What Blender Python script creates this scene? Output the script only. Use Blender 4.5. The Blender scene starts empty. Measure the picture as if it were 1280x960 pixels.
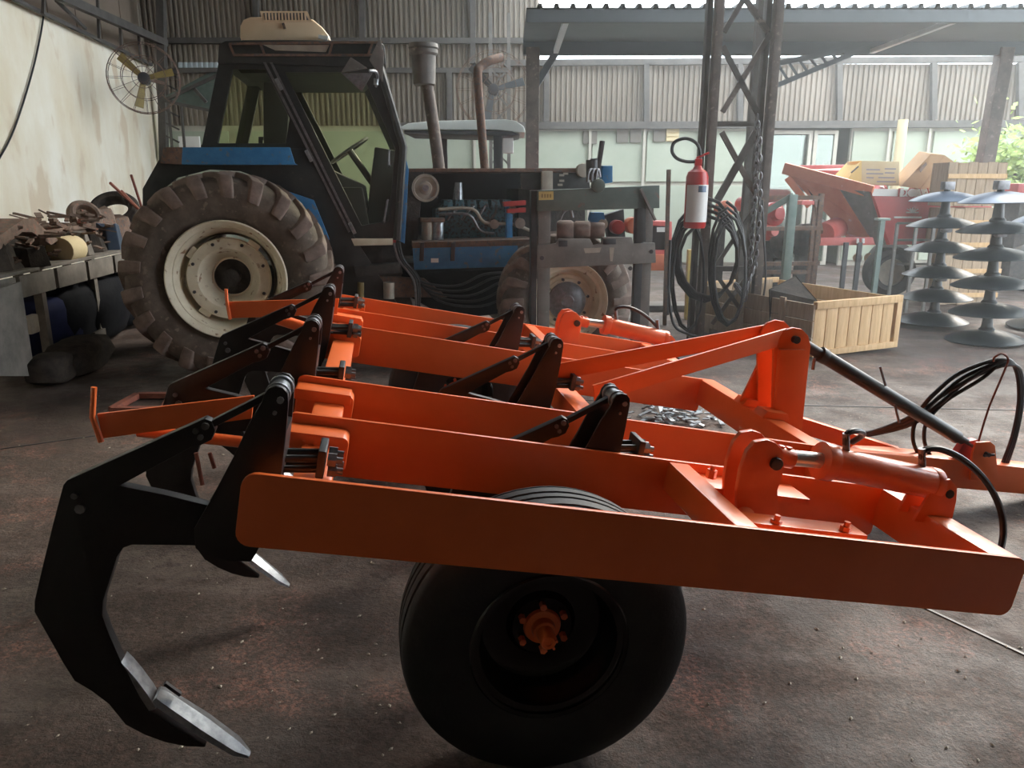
import bpy, math, random
from mathutils import Vector, Matrix
random.seed(7)
R = math.radians
V = Vector
scene = bpy.context.scene
col = scene.collection

# ---------------------------------------------------------------- camera
PITCH = R(14.474); F = 960.0; EYE = V((0, 0, 1.6))
cam_d = bpy.data.cameras.new('camera'); cam = bpy.data.objects.new('camera', cam_d); col.objects.link(cam)
cam_d.sensor_width = 36; cam_d.lens = 36 * F / 1280; cam_d.clip_start = .05; cam_d.clip_end = 300
cam.location = EYE; cam.rotation_euler = (R(90) - PITCH, 0, 0)
scene.camera = cam
scene.view_settings.view_transform = 'Standard'; scene.view_settings.look = 'None'
scene.view_settings.gamma = 1; scene.view_settings.use_curve_mapping = False
scene.view_settings.exposure = 1.33
# ---------------------------------------------------------------- world: hazy bright sky
wd = bpy.data.worlds.new('sky'); scene.world = wd; wd.use_nodes = True
bg = wd.node_tree.nodes['Background']; bg.inputs[0].default_value = (.86, .94, 1.0, 1); bg.inputs[1].default_value = 2.6
# soft sun from behind right, over the yard
sun_d = bpy.data.lights.new('sun', 'SUN'); sun = bpy.data.objects.new('sun', sun_d); col.objects.link(sun)
sun_d.energy = 2.6; sun_d.angle = R(30); sun_d.color = (1, .9, .76)
sun.rotation_euler = (V((.55, .62, .62))).to_track_quat('Z', 'Y').to_euler()

# ---------------------------------------------------------------- projection helpers (pixel -> ray)
def ray(px, py):
    x = (px - 640) / F; y = -(py - 480) / F
    c, s = math.cos(PITCH), math.sin(PITCH)
    return V((x, c + s * y, c * y - s))
def onplane(px, py, n, d):
    r = ray(px, py); return EYE + r * ((d - n.dot(EYE)) / n.dot(r))
def GZ(px, py, z=0.0): return onplane(px, py, V((0, 0, 1)), z)
def AY(px, py, Y): return onplane(px, py, V((0, 1, 0)), Y)

# ---------------------------------------------------------------- mesh builder
LOC = {}
class MB:
    def __init__(s): s.v = []; s.f = []
    def add(s, vs, fs):
        n = len(s.v); s.v += [V(p) for p in vs]; s.f += [tuple(i + n for i in f) for f in fs]; return s
    def prism(s, pa, pb):
        n = len(pa)
        fs = [tuple(range(n))[::-1], tuple(range(n, 2 * n))] + [(i, (i + 1) % n, n + (i + 1) % n, n + i) for i in range(n)]
        return s.add(list(pa) + list(pb), fs)
    def ring(s, oa, ia, ob, ib):        # frame: outer/inner loops on two faces
        n = len(oa); fs = []
        for i in range(n):
            j = (i + 1) % n
            fs += [(i, j, n + j, n + i), (2*n + j, 2*n + i, 3*n + i, 3*n + j), (j, i, 2*n + i, 2*n + j), (n + i, n + j, 3*n + j, 3*n + i)]
        return s.add(list(oa) + list(ia) + list(ob) + list(ib), fs)
    def box(s, c, sx, sy, sz, X=V((1,0,0)), Y=V((0,1,0)), Z=V((0,0,1))):
        c = V(c); vs = [c + X*(a*sx/2) + Y*(b*sy/2) + Z*(d*sz/2) for d in (-1,1) for a, b in ((-1,-1),(1,-1),(1,1),(-1,1))]
        return s.add(vs, [(3,2,1,0),(4,5,6,7),(0,1,5,4),(1,2,6,5),(2,3,7,6),(3,0,4,7)])
    def beam(s, a, b, w, h, up=V((0,0,1))):   # w across, h along up
        a = V(a); b = V(b); d = (b - a); L = d.length; d.normalize()
        x = d.cross(up)
        if x.length < 1e-4: x = d.cross(V((0, 1, 0)))
        x.normalize(); z = x.cross(d).normalized()
        return s.box((a + b) / 2, L, w, h, d, x, z)
    def cyl(s, a, b, r, r2=None, seg=16, cap=True):
        a = V(a); b = V(b); r2 = r if r2 is None else r2
        d = (b - a).normalized(); x = d.orthogonal().normalized(); y = d.cross(x)
        vs = []
        for c, rr in ((a, r), (b, r2)):
            for i in range(seg):
                t = 2 * math.pi * i / seg; vs.append(c + x * (math.cos(t) * rr) + y * (math.sin(t) * rr))
        fs = [(i, (i+1) % seg, seg + (i+1) % seg, seg + i) for i in range(seg)]
        if cap: fs += [tuple(range(seg))[::-1], tuple(range(seg, 2 * seg))]
        return s.add(vs, fs)
    def tube(s, pts, r, seg=8, smooth=0, closed=False):
        pts = [V(p) for p in pts]
        if smooth: pts = spline(pts, smooth)
        n = len(pts); vs = []; prev = None
        for i, p in enumerate(pts):
            d = (pts[min(i+1, n-1)] - pts[max(i-1, 0)]).normalized()
            if prev is None: x = d.orthogonal().normalized()
            else:
                x = prev - d * prev.dot(d)
                x = x.normalized() if x.length > 1e-6 else d.orthogonal().normalized()
            prev = x; y = d.cross(x)
            for k in range(seg):
                t = 2*math.pi*k/seg; vs.append(p + x*(math.cos(t)*r) + y*(math.sin(t)*r))
        fs = [(i*seg+k, i*seg+(k+1)%seg, (i+1)*seg+(k+1)%seg, (i+1)*seg+k) for i in range(n-1) for k in range(seg)]
        fs += [tuple(range(seg))[::-1], tuple(range((n-1)*seg, n*seg))]
        return s.add(vs, fs)
    def lathe(s, prof, o, ax, seg=48, closed=False):   # prof: (axial, radius)
        o = V(o); ax = V(ax).normalized(); x = ax.orthogonal().normalized(); y = ax.cross(x); n = len(prof); vs = []
        for i in range(seg):
            t = 2*math.pi*i/seg; e = x*math.cos(t) + y*math.sin(t)
            for a, r in prof: vs.append(o + ax*a + e*max(r, .0005))
        fs = []
        for i in range(seg):
            j = (i+1) % seg
            for k in range(n if closed else n-1):
                l = (k+1) % n
                fs.append((i*n+k, i*n+l, j*n+l, j*n+k))
        return s.add(vs, fs)
    def build(s, name, mat, parent=None, smooth=True, bevel=0, ang=35):
        if parent is None:
            xs = [p.x for p in s.v]; ys = [p.y for p in s.v]; o = V(((min(xs)+max(xs))/2, (min(ys)+max(ys))/2, min(p.z for p in s.v)))
        else: o = LOC[parent.name]
        me = bpy.data.meshes.new(name); me.from_pydata([tuple(p - o) for p in s.v], [], s.f)
        import bmesh
        bm = bmesh.new(); bm.from_mesh(me); bmesh.ops.recalc_face_normals(bm, faces=bm.faces)
        if bevel:
            es = [e for e in bm.edges if len(e.link_faces) == 2 and e.calc_face_angle(0) > R(40)]
            bmesh.ops.bevel(bm, geom=es, offset=bevel, segments=2, affect='EDGES', clamp_overlap=True, profile=.6)
        bm.to_mesh(me); bm.free()
        if smooth:
            for p in me.polygons: p.use_smooth = True
            me.set_sharp_from_angle(angle=R(ang))
        me.materials.append(mat)
        ob = bpy.data.objects.new(name, me); col.objects.link(ob)
        if parent is None: ob.location = o
        else: ob.parent = parent
        LOC[ob.name] = o
        return ob
def spline(p, k):
    out = []
    n = len(p)
    for i in range(n-1):
        p0, p1, p2, p3 = p[max(i-1,0)], p[i], p[i+1], p[min(i+2,n-1)]
        for j in range(k):
            t = j/k
            out.append(.5*((2*p1)+(p2-p0)*t+(2*p0-5*p1+4*p2-p3)*t*t+(3*p1-p0-3*p2+p3)*t**3))
    out.append(p[-1]); return out
def tag(o, label=None, cat=None, group=None, kind=None):
    if label: o['label'] = label
    if cat: o['category'] = cat
    if group: o['group'] = group
    if kind: o['kind'] = kind
    return o
def thing(name, label, cat, loc, group=None):
    o = bpy.data.objects.new(name, None); col.objects.link(o); o.location = loc; o.empty_display_size = .1
    LOC[o.name] = V(loc); return tag(o, label, cat, group)
def copy_tree(o, off, parent=None, skip=()):
    c = o.copy(); col.objects.link(c)
    if parent is not None: c.parent = parent
    LOC[c.name] = LOC[o.name]
    for ch in list(o.children):
        k = ch.copy(); col.objects.link(k); k.parent = c
        for g in list(ch.children):
            q = g.copy(); col.objects.link(q); q.parent = k
    c.location = V(o.location) + V(off); return c

# ---------------------------------------------------------------- materials
def mat(name, c1, c2=None, rough=.5, metal=0, scale=8, bump=0, bscale=60, spec=.5, c3=None, mix3=.62, coat=0, stretch=None, detail=6, contrast=(.35, .65)):
    m = bpy.data.materials.new(name); m.use_nodes = True; nt = m.node_tree; b = nt.nodes['Principled BSDF']
    b.inputs['Roughness'].default_value = rough; b.inputs['Metallic'].default_value = metal
    b.inputs['Specular IOR Level'].default_value = spec; b.inputs['Coat Weight'].default_value = coat
    b.inputs['Base Color'].default_value = (*c1, 1)
    if c2 or bump:
        tc = nt.nodes.new('ShaderNodeTexCoord'); mp = nt.nodes.new('ShaderNodeMapping')
        nt.links.new(tc.outputs['Object'], mp.inputs[0])
        if stretch: mp.inputs['Scale'].default_value = stretch
    if c2:
        no = nt.nodes.new('ShaderNodeTexNoise'); no.inputs['Scale'].default_value = scale; no.inputs['Detail'].default_value = detail; no.inputs['Roughness'].default_value = .65
        nt.links.new(mp.outputs[0], no.inputs['Vector'])
        cr = nt.nodes.new('ShaderNodeValToRGB'); cr.color_ramp.elements[0].color = (*c1, 1); cr.color_ramp.elements[1].color = (*c2, 1)
        cr.color_ramp.elements[0].position, cr.color_ramp.elements[1].position = contrast
        nt.links.new(no.outputs['Fac'], cr.inputs[0]); out = cr.outputs[0]
        if c3:
            n2 = nt.nodes.new('ShaderNodeTexNoise'); n2.inputs['Scale'].default_value = scale*2.7; n2.inputs['Detail'].default_value = 8
            nt.links.new(mp.outputs[0], n2.inputs['Vector'])
            r2 = nt.nodes.new('ShaderNodeValToRGB'); r2.color_ramp.elements[0].position = mix3-.04; r2.color_ramp.elements[1].position = mix3+.04
            mx = nt.nodes.new('ShaderNodeMix'); mx.data_type = 'RGBA'; nt.links.new(n2.outputs['Fac'], r2.inputs[0]); nt.links.new(r2.outputs[0], mx.inputs[0])
            nt.links.new(out, mx.inputs[6]); mx.inputs[7].default_value = (*c3, 1); out = mx.outputs[2]
        nt.links.new(out, b.inputs['Base Color'])
    if bump:
        nb = nt.nodes.new('ShaderNodeTexNoise'); nb.inputs['Scale'].default_value = bscale; nb.inputs['Detail'].default_value = 4
        nt.links.new(mp.outputs[0], nb.inputs['Vector'])
        bp = nt.nodes.new('ShaderNodeBump'); bp.inputs['Strength'].default_value = bump; bp.inputs['Distance'].default_value = .01
        nt.links.new(nb.outputs['Fac'], bp.inputs['Height']); nt.links.new(bp.outputs[0], b.inputs['Normal'])
    return m
M = {}
M['orange'] = mat('orange_paint', (.84,.158,.034), (.9,.185,.045), rough=.38, scale=5, bump=.05, bscale=30, coat=.25)
M['red_orange'] = mat('red_orange_paint', (.80,.155,.05), (.86,.19,.065), rough=.34, scale=9, bump=.12, bscale=45, coat=.4)
M['black'] = mat('black_paint', (.012,.012,.014), (.02,.019,.02), rough=.42, scale=12, bump=.05, bscale=50)
M['blackgrey'] = mat('dark_grey_paint', (.03,.036,.04), (.05,.055,.058), rough=.45, scale=10)
M['steel'] = mat('bright_worn_steel', (.42,.45,.48), (.22,.24,.26), rough=.38, metal=.75, scale=25)
M['chrome'] = mat('chrome', (.8,.82,.83), rough=.3, metal=.75)
M['bolt'] = mat('grey_bolt_steel', (.16,.16,.17), (.25,.25,.26), rough=.45, metal=.7, scale=30)
M['rubber'] = mat('new_tyre_rubber', (.013,.014,.016), (.02,.021,.022), rough=.6, scale=14, bump=.1, bscale=90)
M['rimblack'] = mat('black_rim_paint', (.008,.009,.011), rough=.25)
M['tyre_dusty'] = mat('dusty_tyre_rubber', (.085,.068,.055), (.16,.125,.10), rough=.9, scale=7, bump=.2, bscale=60, c3=(.22,.17,.135), mix3=.66)
M['lug'] = mat('dusty_lug_rubber', (.15,.112,.093), (.26,.195,.165), rough=.9, scale=9, bump=.15)
M['cream'] = mat('cream_rim_paint', (.78,.72,.57), (.66,.58,.43), rough=.6, scale=6, c3=(.28,.17,.09), mix3=.66, bump=.05)
M['cabblack'] = mat('cab_dark_paint', (.018,.021,.022), (.035,.038,.036), rough=.5, scale=7, c3=(.07,.06,.05), mix3=.7)
M['blue'] = mat('faded_blue_paint', (.03,.16,.36), (.05,.22,.45), rough=.5, scale=8, c3=(.13,.17,.2), mix3=.64, bump=.05)
M['teal'] = mat('oily_engine_paint', (.045,.11,.14), (.10,.19,.23), rough=.55, scale=16, c3=(.05,.045,.04), mix3=.55, bump=.3, bscale=40)
M['grime'] = mat('engine_grime', (.028,.026,.025), (.06,.052,.046), rough=.75, scale=14, bump=.4, bscale=40)
M['rust'] = mat('rusty_steel', (.12,.075,.055), (.2,.12,.085), rough=.8, scale=14, c3=(.1,.085,.08), mix3=.58, bump=.2)
M['rust_red'] = mat('red_oxide_rod', (.32,.10,.06), (.2,.07,.05), rough=.7, scale=20)
M['cancream'] = mat('dusty_cream_plastic', (.74,.56,.36), (.8,.62,.42), rough=.55, scale=5)
M['filter'] = mat('dusty_filter_metal', (.33,.30,.25), (.42,.38,.31), rough=.6, metal=.2, scale=12)
M['greysteel'] = mat('grey_painted_steel', (.12,.115,.105), (.19,.18,.165), rough=.6, scale=5, c3=(.3,.28,.25), mix3=.7, bump=.08)
M['greensteel'] = mat('faded_green_paint', (.085,.12,.105), (.12,.16,.14), rough=.55, scale=5, c3=(.17,.11,.09), mix3=.66)
M['greenpost'] = mat('pale_green_steel', (.14,.2,.18), (.2,.26,.24), rough=.6, scale=8)
M['column'] = mat('brownish_column_steel', (.10,.085,.075), (.17,.14,.12), rough=.7, scale=6, c3=(.24,.2,.17), mix3=.65)
M['hose'] = mat('black_hose_rubber', (.018,.018,.02), (.03,.03,.032), rough=.45, scale=20)
M['yellow'] = mat('faded_yellow', (.55,.42,.13), (.42,.33,.12), rough=.6, scale=12)
M['yellowdark'] = mat('dark_mustard_paint', (.3,.22,.07), (.2,.15,.06), rough=.6, scale=12)
M['wood'] = mat('raw_pine', (.52,.33,.16), (.66,.45,.24), rough=.75, scale=6, stretch=(6,6,.6), bump=.15, bscale=30, c3=(.34,.2,.09), mix3=.7)
M['woodgrey'] = mat('weathered_pine', (.3,.22,.15), (.42,.32,.22), rough=.85, scale=6, stretch=(6,6,.6), bump=.15, bscale=30)
M['card'] = mat('brown_cardboard', (.45,.28,.15), (.5,.32,.18), rough=.85, scale=4)
M['cardpale'] = mat('pale_cardboard', (.62,.52,.3), (.66,.56,.36), rough=.8, scale=4)
M['cardyellow'] = mat('yellow_cardboard', (.72,.55,.2), rough=.8)
M['print'] = mat('grey_print', (.33,.32,.36), rough=.8)
M['white'] = mat('white_paint', (.72,.72,.70), rough=.5)
M['ink'] = mat('dark_ink', (.05,.05,.055), rough=.5)
M['redpaint'] = mat('machine_red', (.38,.035,.035), (.46,.05,.045), rough=.45, scale=4)
M['salmon'] = mat('salmon_primer', (.62,.17,.09), (.7,.24,.13), rough=.5, scale=4, c3=(.75,.4,.3), mix3=.7)
M['pinkred'] = mat('faded_red', (.6,.12,.11), (.66,.18,.16), rough=.5, scale=6)
M['extred'] = mat('extinguisher_red', (.5,.02,.02), rough=.3)
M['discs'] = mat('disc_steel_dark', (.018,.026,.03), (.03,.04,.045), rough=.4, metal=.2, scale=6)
M['discblue'] = mat('disc_steel_skylit', (.06,.085,.13), (.09,.12,.17), rough=.35, metal=.4, scale=6)  # bluer copy of the disc steel, sky reflection put into the colour
M['wall'] = mat('stained_cream_plaster', (.80,.70,.52), (.93,.88,.76), rough=.9, scale=.9, c3=(.74,.62,.46), mix3=.6, bump=.15, bscale=12, stretch=(1,1,.5))
M['upperwall'] = mat('grey_brown_sheet', (.2,.16,.12), (.26,.2,.16), rough=.8, scale=1.5)
M['corr'] = mat('weathered_corrugated_sheet', (.18,.15,.118), (.29,.25,.205), rough=.55, metal=.25, scale=.9, stretch=(1,1,.3))
M['corrlight'] = mat('pale_roof_sheet', (.55,.62,.66), (.65,.72,.76), rough=.5, scale=2)
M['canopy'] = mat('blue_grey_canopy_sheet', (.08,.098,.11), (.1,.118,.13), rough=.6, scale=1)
M['darkbeam'] = mat('dark_structure_steel', (.07,.065,.06), (.11,.1,.09), rough=.7, scale=4)
M['mint'] = mat('pale_mint_panel', (.36,.405,.32), (.42,.46,.37), rough=.6, scale=1.5)
M['alu'] = mat('cream_aluminium_frame', (.5,.48,.4), (.44,.42,.36), rough=.5, scale=4)
M['dim'] = mat('dim_shop_interior', (.16,.15,.13), (.22,.2,.17), rough=.9, scale=2)
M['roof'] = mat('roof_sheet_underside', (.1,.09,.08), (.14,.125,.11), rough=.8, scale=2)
M['leaf'] = mat('sunlit_leaves', (.18,.3,.05), (.35,.45,.1), rough=.6, scale=12)
M['scrapdark'] = mat('dark_scrap', (.025,.022,.02), (.06,.048,.04), spec=.15, rough=.85, scale=10, bump=.3)
M['scrapbrown'] = mat('brown_scrap', (.14,.10,.08), (.24,.17,.13), rough=.85, scale=12, c3=(.3,.14,.1), mix3=.62, bump=.2)
M['bench'] = mat('bench_steel', (.12,.11,.095), (.2,.18,.155), rough=.75, scale=6)
M['bag'] = mat('dark_plastic_sheet', (.006,.007,.01), (.014,.015,.018), spec=.08, rough=.8, scale=4, bump=.5, bscale=8)
M['navy'] = mat('navy_plastic', (.01,.015,.05), (.014,.02,.07), spec=.1, rough=.7, scale=6)
M['whiteroof'] = mat('white_cab_roof', (.62,.68,.66), (.68,.73,.71), rough=.4, scale=4)
def glass(name, c, alpha):
    m = bpy.data.materials.new(name); m.use_nodes = True; nt = m.node_tree; b = nt.nodes['Principled BSDF']
    tr = nt.nodes.new('ShaderNodeBsdfTransparent'); tr.inputs[0].default_value = (*c, 1)
    gl = nt.nodes.new('ShaderNodeBsdfGlossy'); gl.inputs['Roughness'].default_value = .05; gl.inputs[0].default_value = (.8,.85,.8,1)
    mx = nt.nodes.new('ShaderNodeMixShader'); mx.inputs[0].default_value = alpha
    nt.links.new(tr.outputs[0], mx.inputs[1]); nt.links.new(gl.outputs[0], mx.inputs[2])
    nt.links.new(mx.outputs[0], nt.nodes['Material Output'].inputs[0]); return m
M['cabglass'] = glass('green_tinted_glass', (.97,.98,.88), .03)
M['shopglass'] = glass('shop_glass', (.8,.88,.82), .12)

def floor_mat():
    m = bpy.data.materials.new('oily_workshop_concrete'); m.use_nodes = True; nt = m.node_tree; b = nt.nodes['Principled BSDF']
    N = nt.nodes.new; L = nt.links.new
    tc = N('ShaderNodeTexCoord')
    def noise(sc, det=8, ro=.6, st=None):
        n = N('ShaderNodeTexNoise'); n.inputs['Scale'].default_value = sc; n.inputs['Detail'].default_value = det; n.inputs['Roughness'].default_value = ro
        if st:
            mp = N('ShaderNodeMapping'); mp.inputs['Scale'].default_value = st; mp.inputs['Rotation'].default_value = (0,0,R(25)); L(tc.outputs['Object'], mp.inputs[0]); L(mp.outputs[0], n.inputs['Vector'])
        else: L(tc.outputs['Object'], n.inputs['Vector'])
        return n.outputs['Fac']
    def ramp(f, a, c, pa, pc):
        r = N('ShaderNodeValToRGB'); r.color_ramp.elements[0].position = pa; r.color_ramp.elements[1].position = pc
        r.color_ramp.elements[0].color = (*a, 1); r.color_ramp.elements[1].color = (*c, 1); L(f, r.inputs[0]); return r.outputs[0]
    def mix(f, a, c):
        x = N('ShaderNodeMix'); x.data_type = 'RGBA'; L(f, x.inputs[0])
        if isinstance(a, tuple): x.inputs[6].default_value = (*a, 1)
        else: L(a, x.inputs[6])
        if isinstance(c, tuple): x.inputs[7].default_value = (*c, 1)
        else: L(c, x.inputs[7])
        return x.outputs[2]
    base = ramp(noise(1.3), (.07,.046,.036), (.13,.086,.068), .36, .66)
    fine = ramp(noise(55, 5, .8), (0,0,0), (1,1,1), .40, .60)
    c = mix(fine, base, (.035,.024,.019))
    pink = ramp(noise(1.9, 7, .75), (0,0,0), (1,1,1), .53, .66)
    pk = N('ShaderNodeMath'); pk.operation = 'MULTIPLY'; L(pink, pk.inputs[0])
    sp = ramp(noise(60, 2), (.1,.1,.1), (1,1,1), .45, .6); L(sp, pk.inputs[1])
    c = mix(pk.outputs[0], c, (.30,.135,.10))
    dark = ramp(noise(3.2, 5), (0,0,0), (.75,.75,.75), .56, .7)
    c = mix(dark, c, (.04,.03,.026))
    gray = ramp(noise(.8, 5, .6, (1, 3, 1)), (0,0,0), (.8,.8,.8), .5, .68)
    c = mix(gray, c, (.15,.115,.098))
    mid = ramp(noise(17, 5, .75), (0,0,0), (.8,.8,.8), .5, .62); c = mix(mid, c, (.045,.032,.026))
    L(c, b.inputs['Base Color'])
    rr = ramp(noise(2.4), (.5,.5,.5), (.85,.85,.85), .4, .6); L(rr, b.inputs['Roughness'])
    bp = N('ShaderNodeBump'); bp.inputs['Strength'].default_value = .8; bp.inputs['Distance'].default_value = .012
    L(noise(45, 6, .7), bp.inputs['Height']); L(bp.outputs[0], b.inputs['Normal'])
    return m
M['floor'] = floor_mat()

def haze_mat():  # scatter volume standing in for lens flare, thinning towards the left
    m = bpy.data.materials.new('flare_haze'); m.use_nodes = True; nt = m.node_tree; nt.nodes.remove(nt.nodes['Principled BSDF'])
    s = nt.nodes.new('ShaderNodeVolumeScatter'); pass; s.inputs['Anisotropy'].default_value = .5; s.inputs['Color'].default_value = (.9,.97,1,1)
    tc = nt.nodes.new('ShaderNodeNewGeometry'); sp = nt.nodes.new('ShaderNodeSeparateXYZ'); nt.links.new(tc.outputs['Position'], sp.inputs[0])
    mr = nt.nodes.new('ShaderNodeMapRange'); mr.interpolation_type = 'SMOOTHSTEP'; mr.inputs['From Min'].default_value = -3.5; mr.inputs['From Max'].default_value = 3.0
    mr.inputs['To Min'].default_value = 0; mr.inputs['To Max'].default_value = .0095; nt.links.new(sp.outputs[0], mr.inputs[0]); nt.links.new(mr.outputs[0], s.inputs['Density'])
    nt.links.new(s.outputs[0], nt.nodes['Material Output'].inputs['Volume']); return m
M['haze'] = haze_mat()
# ================================================================ SETTING
BY = 16.0                                  # distance of the back wall
def struct(name, mb, m, parent=None, **k): 
    o = mb.build(name, m, parent, **k)
    if parent is None: o['kind'] = 'structure'
    return o
fl = MB(); fl.box((2, 10, -.05), 44, 36, .1); struct('floor', fl, M['floor'], smooth=False)
def joint(n, a, b):
    mb = MB(); a = V(a); b = V(b); a.z = b.z = .002; mb.beam(a, b, .012, .004); struct(n, mb, M['ink'], smooth=False)
joint('trim_1', GZ(1060, 715), GZ(1330, 842))
joint('trim_2', GZ(-60, 570), GZ(118, 545))
joint('trim_3', GZ(700, 500), GZ(1400, 516))
# left wall (plastered) running away along the bench
WD = ray(530, 232); WD.z = 0; WD.normalize(); WC = AY(205, 200, BY); WC.z = 0
wn = V((WD.y, -WD.x, 0))                   # points into the room
def WL(px, py, off=0): return onplane(px, py, wn, wn.dot(WC) + off)
w_far, w_near = WC.copy(), WC - WD * 24
ztop = WL(100, 38).z
def slab(name, a, b, z0, z1, t, m, side=None, **k):
    side = side or V(((b-a).y, -(b-a).x, 0)).normalized()
    mb = MB(); p = [a, b, b - side*t, a - side*t]
    mb.prism([V((q.x, q.y, z0)) for q in p], [V((q.x, q.y, z1)) for q in p]); return struct(name, mb, m, smooth=False, **k)
slab('wall_left', w_near, w_far, 0, ztop, .25, M['wall'], wn)
# upper sheeting of the left wall, its sheets one by one
wu = MB(); pA = w_near - wn*.2; pB = w_far - wn*.2
wu.prism([V((p.x,p.y,ztop)) for p in (pA, pB, pB-wn*.05, pA-wn*.05)], [V((p.x,p.y,6.2)) for p in (pA, pB, pB-wn*.05, pA-wn*.05)])
wuo = struct('wall_left_upper', wu, M['upperwall'], smooth=False)
for k in range(14):
    d0 = k*.98; a = w_far - WD*(d0+.02) - wn*.2; b = w_far - WD*(d0+.96) - wn*.2
    mb = MB(); mb.prism([V((p.x,p.y,ztop+.01)) for p in (a, b, b+wn*.02, a+wn*.02)], [V((p.x,p.y,6.15)) for p in (a, b, b+wn*.02, a+wn*.02)])
    mb.build('panel', M['upperwall'], wuo, smooth=False)
# truss chords along the top of the left wall
tr = thing('roof_girder', 'dark steel lattice girder running along the top of the cream wall', 'girder', w_far + V((0,0,ztop)))
c0, c1 = WL(85, 0, .35), WL(207, 54, .35)
dd = (c1 - c0).normalized(); MB().beam(c0 - dd*2, c1, .1, .12).build('chord', M['darkbeam'], tr, smooth=False)
e0, e1 = WL(19, 0, .1), WL(160, 67, .1); ee = (e1-e0).normalized()
MB().beam(e0-ee*2, e1+ee*1.2, .05, .05).build('chord', M['darkbeam'], tr, smooth=False)
for (x0, y0, x1, y1) in ((122,0,124,48),(150,30,152,62),(173,40,176,74),(70,0,107,36),(55,-10,54,18)):
    MB().beam(WL(x0,y0,.2), WL(x1,y1,.2), .04, .04).build('strut', M['darkbeam'], tr, smooth=False)
# back wall: corrugated sheet above, mint panels below
zb = AY(700, 157, BY).z; zt = AY(700, 80, BY).z; ZT = 6.2
xe = AY(674, 5, BY).x
def corrugated(x0, x1, z0, z1, y, pitch=.1, amp=.04):
    mb = MB(); n = int((x1-x0)/pitch); vs = []; fs = []
    pr = []
    for i in range(n):
        x = x0 + i*pitch
        pr += [(x, 0), (x+pitch*.35, 0), (x+pitch*.5, -amp), (x+pitch*.85, -amp)]
    pr.append((x1, 0))
    for x, a in pr: vs += [V((x, y+a, z0)), V((x, y+a, z1))]
    for i in range(len(pr)-1): fs.append((2*i, 2*i+2, 2*i+3, 2*i+1))
    mb.add(vs, fs); return mb
wb = MB(); wb.box(((-7.6+xe)/2, BY+.1, (zb+ZT)/2), xe+7.6, .1, ZT-zb); wb.box(((xe+16)/2, BY+.1, (zb+zt)/2), 16-xe, .1, zt-zb)
wbo = struct('wall_back', wb, M['corr'], smooth=False)
x = -7.4
while x < xe-.05:
    x2 = min(x+1.0, xe); corrugated(x, x2, zb, ZT, BY+.04).build('corrugated_sheet', M['corr'], wbo, smooth=False); x = x2
while x < 16:
    corrugated(x, x+1.0, zb, zt, BY+.04).build('corrugated_sheet', M['corr'], wbo, smooth=False); x += 1.0
# pale roof sheets rising behind the low part of the wall
rb = MB(); vs = []; x = xe-.6; pr = []
while x < 16: pr += [(x,0),(x+.05,0),(x+.07,.03),(x+.13,.03)]; x += .15
for xx, a in pr: vs += [V((xx, BY+.2, zt-.02+a)), V((xx, BY+3.6, zt+.95+a))]
rb.add(vs, [(2*i, 2*i+2, 2*i+3, 2*i+1) for i in range(len(pr)-1)]); struct('ceiling_far', rb, M['corrlight'], smooth=False)
mb = corrugated(AY(222,80,BY).x, AY(292,80,BY).x, AY(240,88,BY).z, AY(240,78,BY).z, BY-.0); mb.build('pale_sheet', M['corrlight'], wbo, smooth=False)
# girts and posts in front of the sheeting
n = 4
def girt(px0, py0, px1, py1, w=.1, h=.1, Y=BY-.08):
    global n
    n += 1; struct('trim_%d' % n, MB().beam(AY(px0,py0,Y), AY(px1,py1,Y), w, h), M['darkbeam'], smooth=False)
girt(200,51,690,51); girt(200,88,640,88,.08,.09); girt(630,79,1400,73,.1,.11); girt(480,157,1400,153,.12,.1)
girt(640,160,1400,157,.14,.05)
for px, y0, y1 in ((453,-20,50),(591,-20,80),(562,88,155),(683,80,152),(808,80,152),(1049,80,150),(1167,78,150),(1275,78,150),(925,80,152),(320,-20,48)): girt(px,y0,px,y1,.1,.1)
# low wall of mint panels and frames
XL, XR = -7.6, 16
lw = MB(); xg0, xg1 = AY(958,200,BY).x, AY(1062,200,BY).x
lw.box(((XL+xg0)/2, BY+.08, zb/2), xg0-XL, .08, zb); lw.box(((xg1+XR)/2, BY+.08, zb/2), XR-xg1, .08, zb)
lwo = struct('wall_back_lower', lw, M['alu'], smooth=False)
ed = [498,548,592,660,738,806,877,958]
def pan(a, b, y0, y1, m=M['mint'], nm='panel'):
    A, B = AY(a+2, 200, BY), AY(b-2, 200, BY); A.z = AY(a, y0, BY).z; B.z = AY(b, y1, BY).z
    MB().box(((A.x+B.x)/2, BY+.02, (A.z+B.z)/2), B.x-A.x, .06, abs(A.z-B.z)).build(nm, m, lwo, smooth=False, bevel=.006)
for a, b in zip(ed[:-1], ed[1:]): pan(a, b, 164, 227); pan(a, b, 232, 328)
for a, b in ((120,200),(205,290),(295,380),(385,490)): pan(a, b, 164, 328)
ed2 = [1062,1112,1162,1245,1290,1380]
for a, b in zip(ed2[:-1], ed2[1:]): pan(a, b, 164, 325, M['mint'])
# mullions (doubled, proud)
for px in (549,593,738,806,876,1113,1163,1234,1284):
    n += 1; struct('trim_%d' % n, MB().beam(AY(px,161,BY-.06), V((AY(px,161,BY-.06).x, BY-.06, 0)), .05, .05), M['alu'], smooth=False)
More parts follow.
